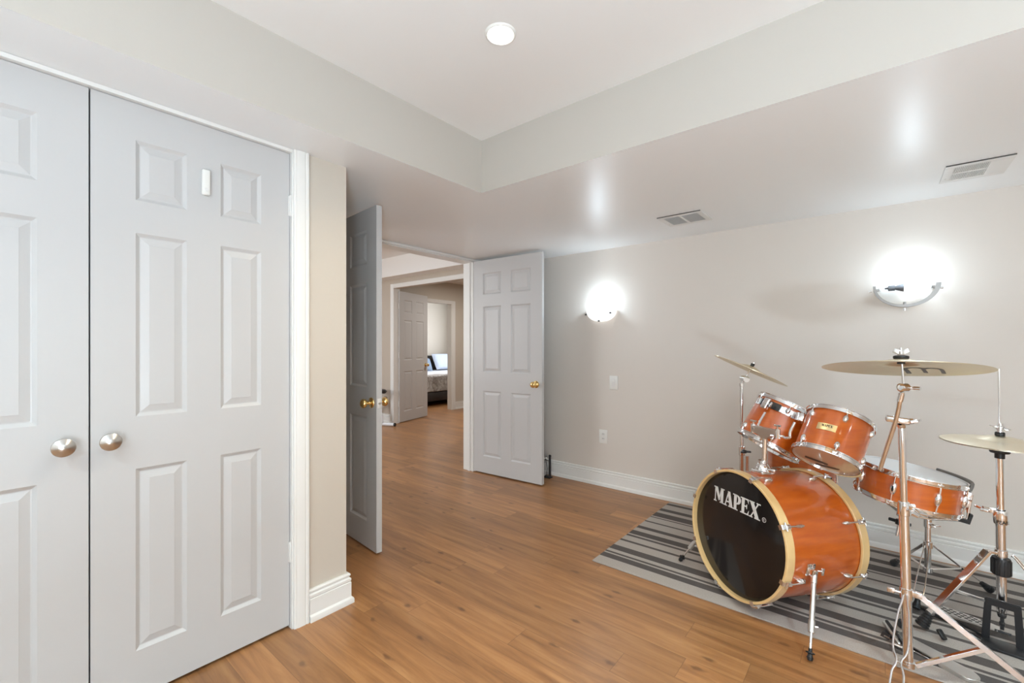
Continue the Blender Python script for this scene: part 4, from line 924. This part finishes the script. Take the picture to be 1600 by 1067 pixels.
# hi-hat stand
stH = empty('hi_hat_stand', (.390, 2.665, RZ), 'chrome hi-hat stand with black pedal frame at the right edge', 'hi-hat stand')
HP0, HP1 = V((.396, 2.683, .150)), V((.385, 2.645, .772))
oh = lambda z: HP0 + (HP1 - HP0) * ((z - HP0.z) / (HP1.z - HP0.z))
bm = NB(); tube(bm, [oh(.12), oh(.545)], .0152, 20); build('lower_tube', bm, 'chrome', stH)
bm = NB(); tube(bm, [oh(.53), oh(.775)], .0118, 18); build('upper_tube', bm, 'chrome', stH)
bm = NB(); tube(bm, [HT - Z * .06, HT + V((-.002, 0, .305))], .0032, 10); build('pull_rod', bm, 'chrome', stH)
bm = NB(); lathe(bm, HT - Z * .058, Z, [(0, 0), (.015, 0), (.015, .020), (.028, .022), (.030, .026), (.030, .034), (.012, .037), (0, .037)], 28); build('cymbal_seat', bm, 'black', stH)
bm = NB(); lathe(bm, HT + HN * .0335, HN, [(.0035, 0), (.014, 0), (.015, .003), (.015, .012), (.012, .015), (.0035, .015)], 24, True); build('felt_washer', bm, 'black', stH)
bm = NB(); lathe(bm, HT + HN * .0485, HN, [(.0035, 0), (.009, 0), (.009, .008), (.012, .010), (.012, .022), (.0085, .026), (.0085, .036), (.0035, .036)], 20, True); cl = build('clutch', bm, 'chrome', stH)
bm = NB(); wingnut(bm, HT + HN * .068 + V((-.010, -.004, 0)), (-.9, -.3, .3), .9); build('wing_nut', bm, 'chrome', cl)
bm = NB(); wingnut(bm, HT + HN * .064 + V((.010, -.006, 0)), (.9, -.4, -.2), .9); build('wing_nut', bm, 'chrome', cl)
CB = oh(.527)
bm = NB(); lathe(bm, CB - Z * .032, (HP1 - HP0), [(.0154, 0), (.0205, 0), (.0215, .003), (.0225, .052), (.021, .056), (.0154, .056)], 32, True); k = build('height_collar', bm, 'chrome', stH)
bm = NB(); obox(bm, CB + V((-.024, -.004, .018)), (.012, .008, .012), None, .004); wingnut(bm, CB + V((-.034, -.006, .018)), (-.95, -.2, .1), 1.8); build('wing_nut', bm, 'chrome', k)
vv, ff = font_mesh('PEARL'); bm = NB()
a_off = math.atan2(-.98, -.10)
q = []
for x, y in vv:
    a = a_off - .55 + 2.0 * x; q.append(bm.verts.new(CB + V((cos(a) * .0236, sin(a) * .0236, -.029 + .014 * y))))
for f_ in ff: bm.faces.new([q[i] for i in f_])
build('lettering', bm, 'ink', k, smooth=0, recalc=False)
cH = oh(.372)
bm = NB(); tube(bm, [cH - Z * .012, cH - Z * .010, cH + Z * .014, cH + Z * .016], [.017, .020, .020, .017], 20); build('leg_collar', bm, 'chrome', stH)
bm = NB(); pr = [(.0155, 0), (.027, 0)]
lathe(bm, oh(.318) - Z * .036, Z, [(.0156, 0), (.0250, 0), (.0285, .004), (.0290, .064), (.0265, .070), (.0156, .070)], 36, True); sp_ = build('spring_housing', bm, 'black', stH)
for i in range(14):
    a = 2 * pi * i / 14; c = oh(.318) + V((cos(a) * .0288, sin(a) * .0288, -.003))
    bm = NB(); tube(bm, [c - Z * .028, c + Z * .028], .0022, 6); build('rib', bm, 'black', sp_)
bm = NB(); tube(bm, [oh(.150) - Z * .012, oh(.150) - Z * .010, oh(.150) + Z * .012, oh(.150) + Z * .014], [.0165, .0195, .0195, .0165], 20); build('base_collar', bm, 'chrome', stH)
f1_ = V((.142, 2.548, .026)); d = (f1_ - cH); dl = V((d.x, d.y, 0)).normalized()
t0 = cH + dl * .045 + Z * .004
bm = NB(); bar(bm, cH + dl * .012, t0 + dl * .004, .020, .010); build('leg_pivot', bm, 'chrome', stH)
dd = (f1_ + Z * .02 - t0).normalized(); lg = build('leg', bar(NB(), t0, f1_ - dd * .055 + Z * .02, .034, .010, (0, 0, 1)), 'chrome', stH)
rubber_foot(lg, f1_ - dd * .062 + Z * .018, dd + V((0, 0, -.25)), L=.066, r=.024)
m_ = t0 + (f1_ - t0) * .50; build('leg_brace', bar(NB(), oh(.155) + dl * .018, m_, .014, .010), 'chrome', stH)
bm = NB(); bar(bm, (.196, 2.532, .050), (.215, 2.515, RZ + .012), .022, .014, (0, 0, 1), .004); build('anchor_spur', bm, 'black', stH)
dr_ = V((cos(radians(-18)), sin(radians(-18)), 0)); t1 = cH + dr_ * .03
for sg in (-1, 1):
    sx_ = dr_.cross(Z) * (.011 * sg)
    bm = NB(); tube(bm, smooth_path([t1 + sx_ * .6, t1 + dr_ * .03 - Z * .03 + sx_, t1 + dr_ * .23 - Z * .32 + sx_, t1 + dr_ * .25 - Z * .345 + sx_ * .5], 5), .0034, 8); build('leg_rod', bm, 'chrome', stH)
rubber_foot(stH, t1 + dr_ * .225 - Z * .308, V((dr_.x, dr_.y, -1.4)), L=.052, r=.02)
build('leg_brace', bar(NB(), oh(.155) + dr_ * .018, t1 + dr_ * .12 - Z * .165, .013, .004), 'chrome', stH)
# pedal frame, chain and footboard
FC = V((.393, 2.645, 0)); fx = V((.985, -.17, 0)).normalized(); fy = V((-fx.y, fx.x, 0))
bm = NB(); prism(bm, [(-.060, 0), (-.036, 0), (-.033, .150), (.033, .150), (.036, 0), (.060, 0), (.050, .174), (-.050, .174)], FC + Z * (RZ + .004) - fy * .008, fx, Z, fy * .016)
bmesh.ops.bevel(bm, geom=bm.edges[:], offset=.003, segments=2, affect='EDGES'); fr = build('pedal_frame', bm, 'blackmetal', stH)
bm = NB(); obox(bm, FC + V((0, -.03, RZ + .006)) , (.064, .045, .006), (fx, fy, Z), .005, 2); build('base_plate', bm, 'blackmetal', stH)
bm = NB(); tube(bm, [oh(.135), oh(.125), oh(.105)], [.012, .016, .012], 16); build('tube_socket', bm, 'blackmetal', stH)
for i in range(4): 
    bm = NB(); obox(bm, FC + V((-.002, -.004, .128 - .016 * i)), (.006 if i % 2 else .0085, .005, .0075), (fx, fy, Z), .002); build('chain_link', bm, 'blackmetal', fr)
bm = NB(); tube(bm, [FC + fx * -.022 + Z * .062 - fy * .004, FC + fx * .024 + Z * .062 - fy * .004], .0045, 8); build('chain_hook', bm, 'blackmetal', fr)
h0_, h1_ = FC + fx * -.005 + fy * .010 + Z * .060, V((.140, 2.815, RZ + .014))
du = (h1_ - h0_); n_ = du.normalized(); sd_ = n_.cross(Z).normalized(); up_ = sd_.cross(n_)
bm = NB(); prism(bm, [(0, -.020), (.05, -.032), (du.length * .75, -.038), (du.length, -.034), (du.length + .015, 0), (du.length, .034), (du.length * .75, .038), (.05, .032), (0, .020)], h0_, n_, sd_, up_ * .005); fb_ = build('footboard', bm, 'silver', stH)
for i in range(11):
    for j in range(3):
        c = h0_ + n_ * (.05 + .018 * i) + sd_ * (.018 * (j - 1) + (.006 if i % 2 else -.003)) + up_ * .0055
        bm = NB(); obox(bm, c, (.006, .004, .0007), (n_, sd_, up_), .0005, 1); build('grip_stud', bm, 'blackmetal', fb_)
bm = NB(); tube(bm, [h1_ + sd_ * .03 - Z * .008, FC + fx * -.05 + Z * .018], .004, 8); build('radius_rod', bm, 'blackmetal', stH)
bm = NB(); tube(bm, [h1_ - sd_ * .03 - Z * .008, FC + fx * -.04 - fy * .03 + Z * .016], .004, 8); build('radius_rod', bm, 'blackmetal', stH)

# bass drum pedal lying on the rug
kp = empty('drum_pedal', (.14, 2.38, RZ), 'silver bass drum pedal lying folded on the rug by the boom stand', 'drum pedal', 'bass drum pedals')
k0, k1 = V((.045, 2.440, RZ)), V((.272, 2.296, RZ)); kd = (k1 - k0).normalized(); ks = kd.cross(Z) * -1
bm = NB(); prism(bm, [(0, -.026), (.16, -.033), (.16, .033), (0, .026)], k0 + kd * .02 + Z * .016, kd, ks, Z * .005); build('footboard', bm, 'silver', kp)
poly = [(0, -.034)] + [(.070 + .034 * cos(a), .034 * sin(a)) for a in [(-90 + 15 * i) * pi / 180 for i in range(13)]] + [(0, .034)]
bm = NB(); prism(bm, poly, k0 + kd * .178 + Z * .001, kd, ks, Z * .014); bmesh.ops.bevel(bm, geom=bm.edges[:], offset=.003, segments=2, affect='EDGES'); build('heel_plate', bm, 'silver', kp)
bm = NB(); tube(bm, [k0 + kd * .176 + ks * -.032 + Z * .014, k0 + kd * .176 + ks * .032 + Z * .014], .005, 10); build('heel_hinge', bm, 'chrome', kp)
for sg in (-1, 1):
    bm = NB(); bar(bm, k0 + ks * (.040 * sg) + Z * .006, k0 + kd * .175 + ks * (.026 * sg) + Z * .006, .008, .006); build('frame_rail', bm, 'chrome', kp)
bm = NB(); prism(bm, [(-.045, 0), (.045, 0), (.030, .016), (-.030, .016)], k0 - kd * .012, ks, Z, kd * .03); build('toe_clamp', bm, 'blackmetal', kp)
for dx in (0, .020):
    bm = NB(); bar(bm, (.070 + dx, 2.352, RZ + .016), (.022 + dx * .5, 2.476 + dx, RZ + .028), .010, .012, (0, 0, 1), .002); build('frame_post', bm, 'silver' if dx == 0 else 'blackmetal', kp)
bm = NB(); tube(bm, [(.052, 2.352, RZ + .012), (.092, 2.338, RZ + .012)], .007, 10); build('axle', bm, 'chrome', kp)

# small pedal behind the right leaf
pp = empty('drum_pedal', (-2.375, 3.36, 0), 'small black drum pedal standing on the floor behind the open right leaf', 'drum pedal', 'bass drum pedals')
bm = NB(); tube(bm, [(-2.335, 3.385, .012), (-2.335, 3.385, .20)], .011, 12); ellipsoid(bm, (-2.335, 3.385, .203), (.0135, .0135, .0135), (X, Y, Z), 12, 8); p_ = build('frame_post', bm, 'blackmetal', pp)
bm = NB(); tube(bm, [(-2.435, 3.385, .012), (-2.435, 3.385, .20)], .011, 12); ellipsoid(bm, (-2.435, 3.385, .203), (.0135, .0135, .0135), (X, Y, Z), 12, 8); build('frame_post', bm, 'blackmetal', pp)
bm = NB(); tube(bm, [(-2.44, 3.385, .16), (-2.33, 3.385, .16)], .006, 10); build('axle', bm, 'chrome', pp)
bm = NB(); tube(bm, [(-2.385, 3.385, .16), (-2.37, 3.37, .175), (-2.345, 3.36, .09), (-2.35, 3.355, .03)], .0035, 8); build('drive_strap', bm, 'blackmetal', pp)
bm = NB(); obox(bm, (-2.385, 3.385, .007), (.065, .025, .007), None, .003); build('base_plate', bm, 'blackmetal', pp)
bm = NB(); obox(bm, (-2.385, 3.30, .028), (.032, .075, .004), (X, V((0, .97, .25)), V((0, -.25, .97))), .003); build('footboard', bm, 'silver', pp)
bm = NB(); tube(bm, [(-2.385, 3.385, .165), (-2.375, 3.40, .195)], .0035, 8); tube(bm, [(-2.395, 3.40, .192), (-2.36, 3.40, .196)], .012, 14); build('beater', bm, 'silver', pp)

# ------------------------------------------------------------------ far rooms
bk = empty('exercise_bike', (-5.98, 4.0, 0), 'white folding exercise bike with black seat beside the far opening', 'exercise bike')
bm = NB(); tube(bm, [(-6.12, 3.86, .03), (-5.66, 4.06, .03)], .024, 16); st_ = build('base_tube', bm, 'white', bk)
bm = NB(); tube(bm, [(-5.665, 4.058, .03), (-5.645, 4.067, .03)], .026, 16); build('end_cap', bm, 'black', st_)
bm = NB(); tube(bm, [(-6.48, 3.86, .03), (-6.32, 4.06, .03)], .024, 16); build('base_tube', bm, 'white', bk)
bm = NB(); bar(bm, (-5.86, 3.965, .04), (-6.0, 3.98, .42), .085, .045, (0, 1, 0), .01); l_ = build('frame_leg', bm, 'white', bk)
for u in (.15, .35, .55, .75):
    c = V((-5.86, 3.965, .04)).lerp(V((-6.0, 3.98, .42)), u)
    bm = NB(); tube(bm, [c + V((.0, -.020, 0)), c + V((0.002, -.026, 0))], .013, 12); build('bolt', bm, 'black', l_)
bm = NB(); bar(bm, (-6.36, 3.965, .04), (-5.88, 3.98, .50), .05, .04, (0, 1, 0), .01); build('frame_leg', bm, 'white', bk)
bm = NB(); tube(bm, [(-5.92, 3.98, .42), (-5.90, 3.98, .50)], .02, 12); build('seat_post', bm, 'white', bk)
bm = NB(); prism(bm, [(-.16, -.10), (-.05, -.13), (.10, -.06), (.14, 0), (.10, .06), (-.05, .13), (-.16, .10)], (-5.92, 3.98, .50), (1, 0, 0), (0, 1, 0), (0, 0, .05)); bmesh.ops.bevel(bm, geom=bm.edges[:], offset=.015, segments=3, affect='EDGES'); build('seat', bm, 'black', bk)
bm = NB(); tube(bm, [(-5.80, 3.97, .435), (-5.745, 3.96, .435)], [.008, .008], 10); tube(bm, [(-5.765, 3.96, .435), (-5.72, 3.955, .435)], .024, 14); build('adjuster_knob', bm, 'black', bk)
bm = NB(); tube(bm, [(-6.36, 3.96, .04), (-6.45, 3.95, 1.0)], .022, 12); build('handlebar_post', bm, 'white', bk)

BX0, BX1, BY0, BY1 = -9.15, -7.02, 5.25, 7.75
bed = empty('bed', ((BX0 + BX1) / 2, (BY0 + BY1) / 2, 0), 'bed with dark headboard seen through the far doorway', 'bed')
bm = NB(); box(bm, (BX0, BY0 + .05, .10), (BX1 + .03, BY1 + .5, .28), .01); build('bed_base', bm, 'darkwood', bed)
bm = NB(); box(bm, (-9.19, BY0, 0), (-9.10, BY1 + .5, .98), .01); build('headboard', bm, 'darkwood', bed)
bm = NB(); box(bm, (BX0 + .06, BY0 + .08, .28), (BX1 - .02, BY1 + .45, .60), .05); build('mattress', bm, 'sheet', bed)
for x, y in ((BX1 - .06, BY0 + .12), (BX0 + .2, BY0 + .12), (BX1 - .06, BY1 + .4), (BX0 + .2, BY1 + .4)):
    bm = NB(); box(bm, (x - .04, y - .04, 0), (x + .04, y + .04, .10)); build('leg', bm, 'darkwood', bed)
# bedspread: top sheet and hanging front, with folds
bm = NB(); NU, NV = 46, 60; rows = []
for i in range(NU + 1):
    u = i / NU; row = []
    for j in range(NV + 1):
        y = BY0 + .05 + (BY1 + .43 - BY0) * j / NV; fl = .012 * sin(y * 21) + .010 * sin(y * 47 + 1)
        if u < .7: p = (-7.42 + (BX1 + 7.42) * (u / .7), y, .615 + .006 * sin(y * 13 + u * 20))
        else:
            k = (u - .7) / .3; p = (BX1 + .006 + .03 * k ** .5 + fl * k * 1.3, y, .612 - .315 * k)
        row.append(bm.verts.new(p))
    rows.append(row)
for A, B in zip(rows, rows[1:]):
    for j in range(NV): bm.faces.new([A[j], A[j + 1], B[j + 1], B[j]])
o = build('bedspread', bm, 'spread', None, loc=(-8.0, 6.5, .61), smooth=70); tag(o, 'grey patterned bedspread hanging over the foot of the bed', 'bedspread')
md = o.modifiers.new('thick', 'SOLIDIFY'); md.thickness = .008
def pillow(c, ax, rx, m, label):
    bm = NB(); c = V(c); N_ = 18
    for sg in (1, -1):
        g = [[bm.verts.new(c + ax[0] * (rx[0] * (2 * i / N_ - 1)) + ax[1] * (rx[1] * (2 * j / N_ - 1)) + ax[2] * (sg * rx[2] * (max(0, (1 - (2 * i / N_ - 1) ** 4) * (1 - (2 * j / N_ - 1) ** 4))) ** .5)) for j in range(N_ + 1)] for i in range(N_ + 1)]
        for i in range(N_):
            for j in range(N_): bm.faces.new([g[i][j], g[i + 1][j], g[i + 1][j + 1], g[i][j + 1]])
    bmesh.ops.remove_doubles(bm, verts=bm.verts[:], dist=1e-5)
    tag(build('pillow', bm, m, None, loc=tuple(c), smooth=70), label, 'pillow', 'pillows on the bed')
tl1 = radians(62)
pillow((-8.84, 7.92, .825), (Y, V((-cos(tl1), 0, sin(tl1))), V((sin(tl1), 0, cos(tl1)))), (.36, .225, .08), 'blue1', 'light blue pillow propped on the bed, nearer the door casing')
pillow((-8.84, 7.12, .80), (V((0, .97, -.2)), V((-cos(tl1), .1, sin(tl1))).normalized(), V((sin(tl1), 0, cos(tl1)))), (.36, .195, .08), 'blue2', 'darker slate blue pillow propped on the bed, beside the open far door')
